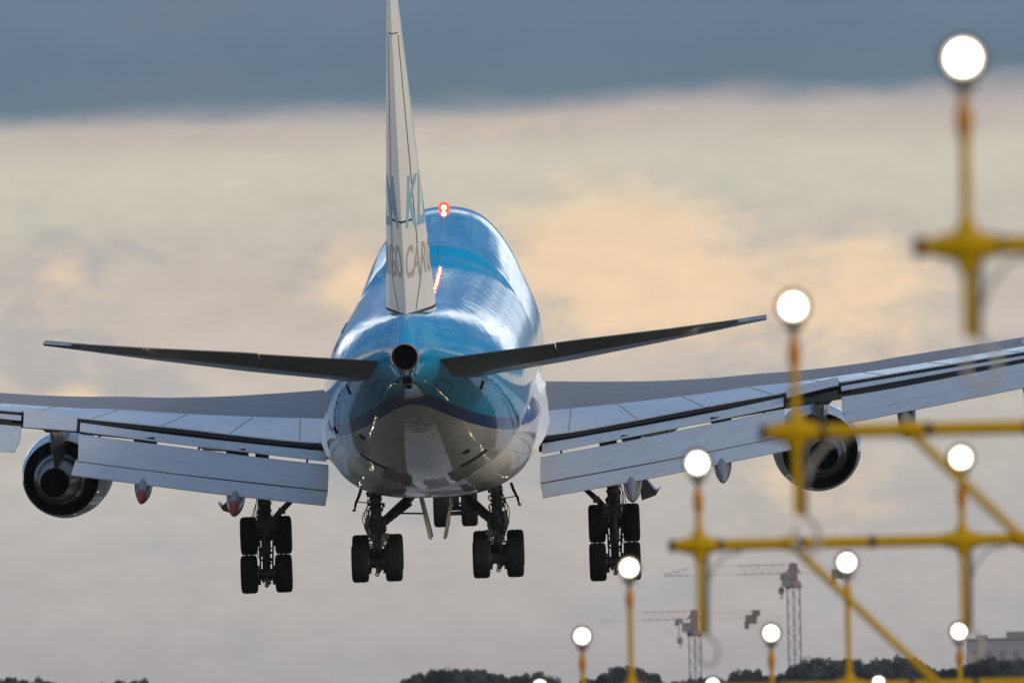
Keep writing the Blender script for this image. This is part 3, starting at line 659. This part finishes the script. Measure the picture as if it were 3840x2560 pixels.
def hose(q, a, b, bow, r=.014, mi=2):
    a, b, bow = Vector(a), Vector(b), Vector(bow)
    q.tube([a*(1-t)+b*t+bow*math.sin(math.pi*t)+Vector((.02*math.sin(9*t), 0, 0)) for t in [k/10 for k in range(11)]], r, 6, mi)
def bogie(g_, x, sF, zF, sA, zA, wx=.56):
    F_, A_ = Vector((x, sF, zF)), Vector((x, sA, zA))
    q = G(); q.tube([F_+(F_-A_)*.12, A_+(A_-F_)*.12], .13, 14)
    for P in (F_, A_):
        q.tube([P-Vector((wx, 0, 0)), P+Vector((wx, 0, 0))], .075, 12)
        q.tube([P-Vector((.30, 0, 0)), P+Vector((.30, 0, 0))], .17, 14)
        q.tube([P-Vector((.31, 0, 0)), P-Vector((.24, 0, 0))], .24, 16, 1); q.tube([P+Vector((.24, 0, 0)), P+Vector((.31, 0, 0))], .24, 16, 1)
        for sx in (-1, 1):                       # brake units and rods
            for a in range(5): q.tube([P+Vector((sx*.2, .24*math.cos(a*1.25), .24*math.sin(a*1.25))), P+Vector((sx*.34, .24*math.cos(a*1.25), .24*math.sin(a*1.25)))], .04, 7, 0)
            q.tube([P+Vector((sx*.22, 0, -.26)), (F_+A_)/2+Vector((sx*.2, 0, -.3))], .03, 8)
            q.box(P+Vector((sx*.24, 0, -.29)), (.10, .12, .12), None, 0)
    clutter(q, A_+Vector((0, -.1, -.18)), 12, .16, .1, .12, int(abs(x)*10))
    q.tube([A_+Vector((0, -.12, -.1)), A_+Vector((0, -.2, -.34))], .045, 8, 1); q.rev([(-.04, .03), (-.04, .075), (.04, .075), (.04, .03)], axis=(0, 1, 0), o=A_+Vector((0, -.2, -.36)), n=16, mi=1)
    mk('bogie_beam', q.get(), [M_GEAR, M_GEARL, M_HOSE], g_, 45)
    for P in (F_, A_):
        for sx in (-1, 1): wheel(g_, P+Vector((sx*wx, 0, 0)))
def wing_gear(sg):
    g_ = empty('wing_landing_gear', parent=plane); x = sg*5.66
    bogie(g_, x, 37.25, -7.41, 36.4, -8.61)
    q = G(); mid = Vector((x, 36.85, -8.0))
    q.tube([(x, 37.2, -4.4), (x, 37.1, -6.9), (x, 37.05, -6.95), (x, 37.0, -7.25)], [.19, .19, .26, .24], 18); q.tube([(x, 37.0, -7.2), mid], .155, 18, 1)
    q.box((x+sg*-.05, 37.0, -7.0), (.62, .5, .42)); q.tube([(x, 36.75, -7.1), (x, 36.45, -7.55), (x, 36.6, -8.0)], .06, 8)
    for a in (-5.1, -5.8, -6.4): q.tube([(x, 37.12, a), (x, 37.12, a+.09)], .225, 18, 1)
    q.tube([(x-sg*.22, 37.0, -6.95), (x-sg*.5, 37.2, -6.65), (x-sg*1.3, 37.4, -5.9), (x-sg*1.9, 37.6, -5.4)], [.09, .10, .07, .08], 10)
    q.box((x-sg*.55, 37.15, -6.62), (.22, .2, .2), None, 1)
    clutter(q, (x, 36.9, -7.0), 26, .32, .2, .3, 3); clutter(q, (x, 36.7, -7.9), 22, .2, .2, .4, 5); clutter(q, (x, 36.9, -6.2), 12, .2, .1, .5, 8)
    for k in range(5): hose(q, (x+sg*.2, 36.85, -6.3+.1*k), (x+sg*(.12+.04*k), 36.8, -7.9-.05*k), (sg*.12*(k % 3), 0, 0))
    mk('shock_strut', q.get(), [M_GEAR, M_GEARL, M_HOSE], g_, 45)
    q = G(); q.plate([(sg*6.55, 37.6, -5.75), (sg*6.55, 37.6, -6.55), (sg*6.58, 37.6, -6.73), (sg*7.04, 37.6, -6.58), (sg*7.2, 37.6, -6.32), (sg*7.08, 37.6, -6.43), (sg*6.98, 37.6, -6.36)], (0, 1.6, -.03))
    mk('gear_door', q.get(), P_FAIR, g_, 30)
def body_gear(sg):
    g_ = empty('body_landing_gear', parent=plane); x = sg*1.955
    bogie(g_, x, 33.8, -7.93, 32.37, -8.14, .545)
    q = G(); q.tube([(x, 33.6, -5.4), (x, 33.3, -6.72)], .175, 18); q.tube([(x, 33.3, -6.7), (x, 33.25, -7.05), (x, 33.2, -7.35), (x, 33.15, -7.45)], [.24, .31, .26, .17], 18)
    q.tube([(x, 33.15, -7.4), (x, 33.1, -8.05)], .135, 16, 1)
    for a in (-5.95, -6.2, -6.5): q.tube([(x, 33.45, a), (x, 33.45, a+.07)], .21, 18, 1)
    q.tube([(x-sg*.15, 33.3, -6.95), (x-sg*.55, 34.2, -6.65), (x-sg*1.0, 35.4, -6.3), (x-sg*1.3, 36, -6.0)], [.13, .15, .15, .14], 12)
    q.tube([(x-sg*.2, 33.1, -7.0), (x-sg*.6, 33.9, -6.75), (x-sg*1.1, 35, -6.45)], .045, 8, 1)
    for k in range(6): q.tube([(x-sg*(.3+.13*k), 33.2+.3*k, -6.93+.085*k), (x-sg*(.37+.13*k), 33.3+.3*k, -6.89+.085*k)], .075, 9, 1)
    q.tube([(x-sg*.7, 34, -6.66), (x-sg*1.55, 34, -6.70)], .03, 8)      # rod to the centre door
    q.tube([(x, 32.95, -7.3), (x+sg*.0, 32.5, -7.65), (x, 32.7, -8.0)], .06, 8)
    q.box((x-sg*.27, 33.0, -7.32), (.26, .2, .16), None, 1); q.tube([(x-sg*.27, 33.0, -7.35), (x-sg*.33, 32.95, -7.6), (x-sg*.25, 32.9, -7.95)], .035, 8, 1)
    q.tube([(x+sg*.22, 33.05, -6.65), (x+sg*.31, 33, -7.0), (x+sg*.2, 33.0, -7.3)], .09, 9, 1); q.tube([(x-sg*.24, 33.05, -6.8), (x-sg*.27, 33, -7.1), (x-sg*.15, 33.0, -7.4)], .07, 9, 0)
    clutter(q, (x, 33.1, -6.2), 26, .26, .14, .4, 13); clutter(q, (x, 33.0, -7.0), 26, .3, .14, .35, 11); clutter(q, (x, 32.9, -7.7), 24, .2, .15, .3, 14)
    for k in range(5): hose(q, (x+sg*.15, 33.1, -6.0-.1*k), (x+sg*.1, 33.0, -7.1-.12*k), (sg*(.16+.07*(k % 3)), 0, 0))
    for k in range(3): hose(q, (x-sg*.2, 33.0, -7.4), (x-sg*(.12+.1*k), 32.8, -8.05), (-sg*.12*(k % 2), 0, 0))
    mk('shock_strut', q.get(), [M_GEAR, M_GEARL, M_HOSE], g_, 45)
    q = G(); q.plate([(sg*.50, 33.4, -5.9), (sg*.45, 33.4, -6.25), (sg*.18, 33.4, -7.49), (sg*.22, 33.4, -7.52), (sg*.29, 33.4, -7.49), (sg*.53, 33.4, -6.25), (sg*.58, 33.4, -5.9)], (0, 2.0, 0))
    mk('centre_gear_door', q.get(), M_DOOR, g_, 30)
    q = G(); q.tube([(sg*2.42, 34, -5.8), (sg*2.50, 34, -6.05), (sg*2.62, 34, -6.3), (sg*2.66, 34, -6.52)], [.05, .05, .045, .03], 8); q.tube([(x+sg*.15, 33.5, -6.28), (sg*2.58, 34, -6.24)], .018, 6)
    q.box((sg*2.68, 34, -6.52), (.1, .2, .06)); mk('outer_door_arm', q.get(), M_GEAR, g_, 40)
def nose_gear():
    g_ = empty('nose_landing_gear', parent=plane)
    for sx in (-1, 1): wheel(g_, (sx*.47-.02, 61, -8.07))
    q = G(); q.tube([(0, 61.4, -4.9), (0, 61.1, -7.2)], .16, 14); q.tube([(0, 61.1, -7.1), (0, 61, -8.07)], .11, 14, 1); q.tube([(-.45, 61, -8.07), (.45, 61, -8.07)], .08, 12)
    q.box((0, 60.9, -6.9), (.5, .3, .5)); q.tube([(0, 61, -7.0), (0, 63, -5.6)], .08, 10); q.tube([(0, 60.9, -7.1), (0, 60.4, -7.55), (0, 60.8, -7.95)], .06, 8)
    q.tube([(-.22, 60.7, -7.9), (.22, 60.7, -7.9)], .04, 8); q.tube([(-.2, 60.7, -8.25), (.2, 60.7, -8.25)], .045, 8); q.tube([(-.2, 60.8, -8.1), (-.2, 60.7, -8.25)], .03, 8); q.tube([(.2, 60.8, -8.1), (.2, 60.7, -8.25)], .03, 8)
    q.tube([(-.8, 60.9, -7.3), (.8, 60.9, -7.2)], .02, 6)
    clutter(q, (0, 60.8, -7.4), 20, .25, .1, .4, 21)
    mk('shock_strut', q.get(), [M_GEAR, M_GEARL, M_HOSE], g_, 45)
for sg in (1, -1): wing_gear(sg); body_gear(sg)
nose_gear()

# ------------------------------------------------------------------ approach lights
def yel():
    m = bpy.data.materials.new('weathered_yellow_paint'); m.use_nodes = True; t = m.node_tree; h = NT(t); b = t.nodes['Principled BSDF']
    tcn = h.n('ShaderNodeTexCoord').outputs['Object']
    nz = h.noise(tcn, 9, 6, .7).outputs[0]
    t.links.new(h.mix(h.sm(nz, .52, .75, 0, .5), (.48, .29, .0), (.22, .13, .003)), b.inputs['Base Color']); b.inputs['Roughness'].default_value = .5; b.inputs['Specular IOR Level'].default_value = .15
    return m
Y_ = yel(); M_OR = mat('orange_plastic', (.48, .19, .008), .45, spec=.2); M_HS = mat('lamp_housing_grey', (.085, .072, .060), .6)
M_LENS = mat('lamp_lens_glow', (.8, .8, .8), .2, emit=(1, .96, .90), es=16)
M_LRIM = mat('lamp_lens_rim_glow', (.8, .8, .8), .2, emit=(1, .84, .58), es=2.0)
M_CAB = mat('pale_conduit', (.42, .41, .39), .5); M_CABD = mat('dark_conduit', (.055, .05, .05), .6); M_BAND = mat('dark_strap', (.035, .028, .015), .6)
UP = Vector((0, 0, 1)); FWD = Vector((0, 1, 0)); RX = Vector((1, 0, 0))
def light_post(parent, base, lampc, stub):
    """post through the bar at base, lamp centred at lampc (world), stub length below the bar"""
    po = empty('light_post', parent=parent)
    q = G(); H = (lampc-base).length; cz = lampc-UP*.18
    q.tube([base-UP*stub, base, cz-UP*.19], .026, 14); mk('post', q.get(), Y_, po, 50)
    q = G(); q.tube([cz-UP*.21, cz-UP*.17, cz-UP*.12, cz-UP*.07, cz-UP*.02, cz+UP*.01], [.028, .036, .044, .036, .022, .020], 16); mk('frangible_coupling', q.get(), M_OR, po, 60)
    q = G(); q.tube([cz-UP*.0, lampc-UP*.10], .024, 10); q.rev([(.16, .02), (.15, .06), (.08, .10), (0, .112), (-.03, .115), (-.035, .105), (-.03, .088)], axis=(0, 1, 0), o=lampc, n=40)
    q.tube([lampc-UP*.12-RX*.07, lampc-UP*.155, lampc-UP*.12+RX*.07], .014, 8)
    mk('lamp_housing', q.get(), M_HS, po, 50)
    q = G(); q.rev([(-.028, .084), (-.040, .066), (-.046, .03), (-.047, 0)], axis=(0, 1, 0), o=lampc, n=40, miq=lambda k, j: 1 if k == 0 else 0); mk('lamp_lens', q.get(), [M_LENS, M_LRIM], po, 50)
    q = G(); s2 = base-UP*stub
    q.tube([base+RX*.055-UP*.05, base+RX*.05-UP*(stub*.5), s2+RX*.045-UP*.01], .02, 10); mk('dark_conduit', q.get(), M_CABD, po, 50)
    q = G(); R2 = .085
    q.tube([s2+RX*(.045+R2*1.0*math.sin(a)*1.0+.02*a/6)+UP*(-.02-R2*(1-math.cos(a))*1.35)-FWD*.02 for a in [k*.45 for k in range(13)]], .016, 8)
    mk('conduit_loop', q.get(), M_CAB, po, 50); q = G()
    q.tube([base+RX*.05-UP*.35, base+RX*.10-UP*.2, base+RX*.2-UP*.08, base+RX*.34-UP*.055], .012, 8)
    mk('conduit_loop', q.get(), M_CAB, po, 50)
    return po
ROWS = [  # distance, bar left end (px2352), bar y there, lamps [(x,y)], stub m, label
    (95, 2108, 567, [(2212, 134), (3230, 112)], .44, 'nearest and tallest yellow light frame, its big blurred lamp at the top right', []),
    (125, 1750, 993, [(1822, 704), (2560, 688)], .53, 'yellow approach light frame crossing in front of the right inboard engine', [2085]),
    (155, 1541, 1253, [(1602, 1063), (2207, 1051), (2810, 1039)], .70, 'yellow approach light frame with two lamps, its bar just above the tower cranes', [1815, 2340]),
    (187, 1390, 1587, [(1445, 1303), (1945, 1291), (2445, 1281)], .5, 'fourth approach light frame, its two lamps on tall posts, left one against the wheels', []),
    (217, 1285, 1740, [(1337, 1460), (1771, 1453), (2203, 1449), (2636, 1440)], .5, 'fifth approach light frame, three small lamps in a row just above the treetops', []),
    (248, 1195, 1820, [(1240, 1576), (1637, 1572), (2018, 1568), (2400, 1562)], .5, 'farthest approach light frame, only its lamp tops peeping over the bottom edge', [])]
TILT = math.tan(R_(.0))
for d, bx, by, lamps, stub, lab, braces in ROWS:
    L0 = at2(bx, by, d); fr = empty('approach_light_frame', (L0.x, L0.y, 0)); tag(fr, lab, 'approach light', 'yellow approach light frames')
    z0 = L0.z; X0 = L0.x
    org = Vector((L0.x, L0.y, 0))
    barz = z0; lastx = at2(lamps[-1][0], lamps[-1][1], d).x+.5
    q = G(); q.tube([Vector((0, 0, barz)), Vector((lastx-X0, 0, barz))], .045, 18, 0)
    q.rev([(-.02, .0), (-.02, .05), (.03, .05)], axis=(1, 0, 0), o=Vector((0, 0, barz)), n=18, mi=1)
    x = .36
    while x < lastx-X0: q.tube([Vector((x, 0, barz)), Vector((x+.05, 0, barz))], .0485, 18, 1); x += .62+.06*math.sin(x*7+d)
    mk('crossbar', q.get(), [Y_, M_BAND], fr, 50)
    for lx, ly in lamps:
        L = at2(lx, ly, d)-org; b = Vector((L.x, 0, barz)); L.y = -.0
        po = light_post(fr, b, L, stub)
        q = G(); q.rev([(-.055, .03), (-.05, .075), (0, .09), (.05, .075), (.055, .03)], axis=(0, 1, 0), o=b, n=20); q.tube([b-UP*.13, b-UP*.06, b+UP*.06, b+UP*.13], [.036, .06, .06, .036], 14); q.tube([b-RX*.15, b-RX*.07, b+RX*.07, b+RX*.15], [.052, .07, .07, .052], 14)
        mk('clamp_fitting', q.get(), Y_, po, 50)
    for bxp in braces:
        p = at2(bxp, by-.02*(bxp-bx), d)-org; p.y = 0; p.z = barz
        q = G(); q.tube([p, p+Vector((barz/.99, .0, -barz))], .030, 14); q.tube([p-RX*.05, p+RX*.07], .06, 12); mk('diagonal_brace', q.get(), Y_, fr, 50)
    q = G(); mx = lastx-X0-.2; q.tube([Vector((mx, 0, 0)), Vector((mx, 0, barz))], .06, 16)
    if lamps[0][1] > 1290: q.tube([Vector((.2, 0, 0)), Vector((.2, 0, barz))], .06, 16)
    mk('support_mast', q.get(), Y_, fr, 50)

# ------------------------------------------------------------------ ground
def ground_mat():
    m = mat('grass', (.035, .048, .02), .9); t = m.node_tree; h = NT(t); b = t.nodes['Principled BSDF']
    p = h.n('ShaderNodeTexCoord').outputs['Object']; n = h.noise(p, .02, 8, .65).outputs[0]; n2_ = h.noise(p, 1.5, 5, .6).outputs[0]
    c = h.mix(h.sm(n, .35, .65), (.040, .046, .030), (.085, .082, .055)); c = h.mix(h.sm(n2_, .4, .7, 0, .5), c, (.03, .04, .018)); t.links.new(c, b.inputs['Base Color']); return m
q = G(); S_ = 26000; q.add([(-S_, -4000, 0), (S_, -4000, 0), (S_, 40000, 0), (-S_, 40000, 0)], [(0, 1, 2, 3)])
tag(mk('ground', q.get(), ground_mat(), None, 0), kind='structure')
hd = Fw.copy(); hd.z = 0; hd.normalize(); sdv = Vector((hd.y, -hd.x, 0)); PX = Vector((Tt.x, Tt.y, 0))
def strip_q(name, off, w, y0, y1, z, m):
    q = G(); a = PX+hd*y0+sdv*off; b = PX+hd*y1+sdv*off; e = sdv*w/2; up = Vector((0, 0, z))
    q.add([a-e+up, a+e+up, b+e+up, b-e+up], [(0, 1, 2, 3)]); return tag(mk(name, q.get(), m, None, 0), kind='structure')
strip_q('runway', 0, 45, 330, 3300, .012, mat('runway_asphalt', (.07, .07, .072), .8, var=(.05, (.11, .105, .1), .6)))
strip_q('access_path', .2, 6.4, 42, 135, .008, mat('pale_concrete', (.50, .49, .48), .85, var=(.4, (.3, .29, .28), .5)))
strip_q('path_centre', .2, 3.3, 66, 122, .020, mat('worn_asphalt', (.12, .115, .11), .85, var=(.6, (.05, .05, .05), .8)))
for o_ in (-9, -6.6, -4.2, 4.2, 6.6, 9): strip_q('runway_marking', o_*2.2, 3.4, 340, 372, .018, mat('marking_white', (.75, .75, .73), .7))

# unseen lamps added beside the flight path, to glint in the glossy belly
M_GL = mat('glint_lamp_glow', (.8, .8, .8), .3, emit=(1, .80, .55), es=70)
lampq = G(); lampq.rev([(-.02, .0), (-.02, .06), (.03, .06), (.05, .03), (.05, 0)], axis=(0, -1, 0), o=(0, 0, .22), n=14)
baseq = G(); baseq.rev([(0, .14), (.06, .13), (.10, .05), (.2, .04)], axis=(0, 0, 1), n=14)
gl0 = empty('glint_lamp'); mk('lamp_lens', lampq.get(), M_GL, gl0, 40); mk('lamp_base', baseq.get(), M_HS, gl0, 40)
tag(gl0, 'small lit lamp added out of view beside the flight path for belly glints', 'ground lamp', 'unseen lamps added for the belly glints')
first = True
for off in (-10.5, 9.5):
    for k in range(8):
        c = PX+hd*(30+13*k)+sdv*(off+.3*(k % 2)); o = gl0 if first else copy_part(gl0, None); first = False; o.location = (c.x, c.y, 0)

# ------------------------------------------------------------------ trees along the horizon
M_LEAF = mat('tree_foliage', (.040, .052, .055), .9, var=(.35, (.018, .024, .030), .8)); M_BARK = mat('tree_bark', (.05, .04, .03), .9)
def tree_proto(seed, H, Wd):
    rnd = random.Random(seed); q = G(); cl = []
    for _ in range(16):
        a = rnd.uniform(0, 2*math.pi); r = Wd*.5*math.sqrt(rnd.random())*.85; zz = H*(.42+.48*rnd.random()*(1-(r/(Wd*.6))**2*.6)); cl.append((Vector((r*math.cos(a), r*math.sin(a), zz)), rnd.uniform(.10, .17)*H))
    cl.append((Vector((rnd.uniform(-.3, .3), 0, H*.88)), H*.12))
    for c, r in cl:
        for _ in range(260):
            d = Vector((rnd.gauss(0, 1), rnd.gauss(0, 1), rnd.gauss(0, 1))).normalized(); p = c+d*r*(rnd.random()**.35)*Vector((1, 1, .8)).length/1.62
            u = Vector((rnd.gauss(0, 1), rnd.gauss(0, 1), rnd.gauss(0, 1))).normalized(); v = u.orthogonal().normalized(); s = rnd.uniform(.10, .26)*H/9
            q.add([p-u*s, p+v*s*.8, p+u*s, p-v*s*.8], [(0, 1, 2, 3)])
    t = G(); t.tube([(0, 0, 0), (.05, 0, H*.3), (.0, .1, H*.7)], [H*.035, H*.026, H*.01], 8)
    for k in range(5):
        c = cl[k][0]; t.tube([(0, 0, H*.35), (c*.5+Vector((0, 0, H*.22))), c], [H*.018, H*.012, H*.005], 6)
    return q, t
PROT = [tree_proto(s, h, w) for s, h, w in ((1, 9, 6), (2, 9, 7), (3, 9, 5.5), (4, 9, 6.5), (5, 9, 8))]
PME = []
for a, b in PROT:
    oc = mk('crown', a.get(), M_LEAF, None, 0); ot = mk('trunk', b.get(), M_BARK, None, 40); PME.append((oc.data, ot.data)); bpy.data.objects.remove(oc); bpy.data.objects.remove(ot)
PROF = [[(0, 2537), (60, 2533), (105, 2548), (140, 2532), (185, 2545), (240, 2557)], [(405, 2556), (450, 2540), (490, 2548), (540, 2543), (575, 2557)],
        [(1520, 2556), (1570, 2512), (1620, 2504), (1690, 2508), (1745, 2502), (1800, 2505), (1860, 2525), (1930, 2526), (1990, 2520), (2040, 2512), (2090, 2545)],
        [(2206, 2539), (2245, 2530), (2283, 2502), (2330, 2490), (2380, 2496), (2449, 2512), (2483, 2552)],
        [(2546, 2548), (2610, 2532), (2660, 2545), (2716, 2533), (2780, 2512), (2844, 2508), (2908, 2530), (2971, 2500), (3035, 2463), (3100, 2458), (3148, 2463), (3220, 2468), (3270, 2490), (3340, 2458), (3400, 2453), (3450, 2478), (3510, 2495), (3560, 2505), (3620, 2482), (3680, 2462), (3730, 2455), (3790, 2470), (3850, 2463), (3930, 2470)]]
TL = ['dark leafy tree in the low clump at the left end of the horizon', 'dark leafy tree in the small clump between the left edge and the left wheels', 'dark leafy tree in the broad clump below the nose wheels', 'dark leafy tree in the clump behind the tall left lamp post', 'dark leafy tree in the long belt under the tower cranes']
TG = ['trees at the far left', 'trees in the small clump', 'trees in the middle clump', 'trees behind the fourth light frame', 'trees in the right-hand belt']
ti = 0
for gi, P in enumerate(PROF):
    x = P[0][0]-10
    while x < P[-1][0]+10:
        for layer in (0, 1):
            dd = 3000+layer*130+random.uniform(-25, 25); xx = x+random.uniform(-14, 14)+layer*26
            y = interp(P, xx)+random.uniform(-2, 9)+layer*6
            w = at(xx, y, dd); H = w.z*1.01
            k = ti % 5; ti += 1; sc_ = H/9.0
            r = empty('tree', (w.x, w.y, 0)); r.rotation_euler = (0, 0, random.uniform(0, 6.28)); ws = sc_*random.uniform(.72, .95); r.scale = (ws, ws, sc_)
            tag(r, TL[gi], 'tree', TG[gi])
            link(bpy.data.objects.new('crown', PME[k][0]), r); link(bpy.data.objects.new('trunk', PME[k][1]), r)
        x += 52

# ------------------------------------------------------------------ tower cranes
M_CR = mat('crane_red_paint', (.30, .18, .19), .6); M_CW = mat('crane_white_paint', (.55, .55, .55), .5); M_CG = mat('crane_grey_steel', (.16, .17, .21), .6); M_CC = mat('crane_cab', (.15, .18, .20), .6); M_CB = mat('counterweight_concrete', (.14, .13, .12), .8)
def crane(cx, d, ymast, jl, jr, jy0, jy1, cabx, caby, trol, hookx, hooky, label):
    base = at(cx, 2600, d); X, Y = base.x, base.y
    root = empty('tower_crane', (X, Y, 0)); tag(root, label, 'tower crane', 'tower cranes beyond the trees')
    k = F0/d
    def P(px, py): w = at(px, py, d); return Vector((w.x-X, 0, w.z))
    topz = P(cx, ymast).z; hw = 1.05
    q = G(); n = int(topz/2.4); st = topz/n
    for sx in (-1, 1):
        for sy in (-1, 1): q.tube([(sx*hw, sy*hw, 0), (sx*hw, sy*hw, topz)], .11, 5)
    for i in range(n):
        z0, z1 = i*st, (i+1)*st; cs = [(-hw, -hw), (hw, -hw), (hw, hw), (-hw, hw)]
        for j in range(4):
            a, b = cs[j], cs[(j+1) % 4]
            q.tube([(a[0], a[1], z1), (b[0], b[1], z1)], .045, 4); q.tube([(a[0], a[1], z0), (b[0], b[1], z1)], .05, 4); q.tube([(b[0], b[1], z0), (a[0], a[1], z1)], .05, 4)
    q.tube([(0, 0, 0), (0, 0, topz)], .10, 5)
    mk('mast', q.get(), M_CG, root, 0)
    zj0, zj1 = P(cx, jy1).z, P(cx, jy0).z; xl, xr = P(jl, jy1).x, P(jr, jy1).x
    def lattice(x0, x1, zb, zt, m_alt, nm):
        q = G(); n = max(6, int(abs(x1-x0)/1.3)); stp = (x1-x0)/n
        for i in range(n):
            a, b = x0+i*stp, x0+(i+1)*stp; mi = 1 if (m_alt and (i//6) % 2 == 0) else 0
            tp = zt if not m_alt or i < n-3 else zb+(zt-zb)*(n-i)/4
            for sy in (-.6, .6): q.tube([(a, sy, zb), (b, sy, zb)], .085, 4, mi); q.tube([(a, sy, zb), ((a+b)/2, 0, tp)], .035, 4, mi); q.tube([((a+b)/2, 0, tp), (b, sy, zb)], .035, 4, mi)
            q.tube([(a, 0, tp), (b, 0, tp)], .08, 4, mi); q.tube([(a, -.6, zb), (b, .6, zb)], .035, 4, mi)
        return mk(nm, q.get(), [M_CW, M_CR], root, 0)
    lattice(-1.2, xl, zj0, zj1, True, 'jib'); lattice(1.2, xr, zj0, zj0+(zj1-zj0)*.8, False, 'counter_jib')
    q = G(); q.box((xr-1.2, 0, zj0-.2), (2.0, 1.6, 1.6)); q.box((xr-.3, 0, zj0+.9), (1.4, 1.8, 1.1)); q.box((xr-2.0, 0, zj0-1.2), (.8, 1.4, 1.4)); mk('counterweight', q.get(), M_CB, root, 0)
    q = G(); q.rev([(0, 1.35), (.5, 1.45), (.9, 1.3), (1.3, 1.0)], axis=(0, 0, 1), o=(0, 0, topz-.2), n=20); q.box((0, 0, (topz+zj1)/2), (1.5, 1.5, abs(zj1-topz)+.4)); q.tube([(-1.2, 0, zj0), (0, 0, zj1+.4), (1.2, 0, zj0)], .16, 6); mk('slewing_unit', q.get(), mat('slewing_dull_red', (.19, .14, .19), .6), root, 0)
    c = P(cabx, caby); q = G(); q.box((c.x, -.8, c.z), (1.5, 1.7, 1.5)); q.box((c.x, -.8, c.z+.85), (1.8, 1.9, .2)); mk('operator_cab', q.get(), M_CC, root, 0)
    t = P(trol, jy1+6); q = G(); q.box((t.x, 0, t.z), (1.3, 1.3, .9)); q.box((t.x-.4, 0, t.z-.5), (.7, .9, .6)); mk('trolley', q.get(), M_CG, root, 0)
    hk = P(hookx, hooky); q = G(); q.tube([(t.x, .2, t.z), (hk.x, 0, hk.z)], .04, 5, 1); q.tube([(t.x-.2, -.2, t.z), (hk.x-.2, 0, hk.z)], .04, 5, 1); q.rev([(-.6, .15), (-.4, .5), (.3, .5), (.6, .2)], axis=(0, 0, 1), o=hk, n=10); q.tube([hk-UP*.5, hk-UP*1.0+RX*.2, hk-UP*1.3, hk-UP*1.1-RX*.25], .1, 6); mk('hook_block', q.get(), [M_CR, M_CG], root, 0)
crane(2610, 3500, 2380, 2247, 2842, 2290, 2321, 2573, 2353, 2546, 2550, 2400, 'lower and nearer-left hazy tower crane with its hook hanging left of the mast')
crane(2984, 3300, 2200, 2491, 3168, 2115, 2149, 2950, 2182, 2942, 2930, 2214, 'taller hazy tower crane with red and white jib, right of the other one')

# ------------------------------------------------------------------ distant building
bd = at(3628, 2398, 5200); q = G(); BW, BH = 60, bd.z
root = empty('distant_building', (bd.x, bd.y, 0)); tag(root, 'pale lilac-grey flat-roofed building half hidden behind the trees at the right edge', 'building')
q.box((BW/2, 8, BH/2), (BW, 16, BH)); mk('wall', q.get(), mat('pale_render', (.22, .215, .26), .7, var=(.3, (.18, .18, .21), .5)), root, 0)
q = G(); q.box((BW/2, 8, BH+.2), (BW+1, 17, .4)); mk('roof', q.get(), mat('roof_grey', (.2, .2, .22), .8), root, 0)
for x, w_, h_ in ((14, 7, 1.6), (30, 9, 1.0), (4, 3, .8)):
    q = G(); q.rev([(-w_/2, .01), (-w_/2, h_), (w_/2, h_), (w_/2, .01)], axis=(1, 0, 0), o=(x, 6, BH+.4), n=20); mk('roof_plant', q.get(), M_CB, root, 0)
M_BW = mat('hazy_window_glass', (.14, .14, .17), .4)
for i in range(16):
    for zz in (BH-4.6, BH-9):
        q = G(); q.box((2.2+i*3.6, -.05, zz), (1.3, .3, 3.2)); mk('window', q.get(), M_BW, root, 0)

# ------------------------------------------------------------------ haze
hz = G(); hz.box((0, 3950, 24.5), (7000, 8100, 51))
ho = mk('haze', hz.get(), None or bpy.data.materials.new('haze_air'), None, 0); tag(ho, kind='stuff')
hm = ho.data.materials[0]; hm.use_nodes = True; hn = hm.node_tree; hn.nodes.clear()
vo = hn.nodes.new('ShaderNodeVolumePrincipled'); vo.inputs['Color'].default_value = (.78, .85, .95, 1); vo.inputs['Density'].default_value = 2.0e-5; vo.inputs['Anisotropy'].default_value = .0
oo = hn.nodes.new('ShaderNodeOutputMaterial'); hn.links.new(vo.outputs[0], oo.inputs['Volume'])
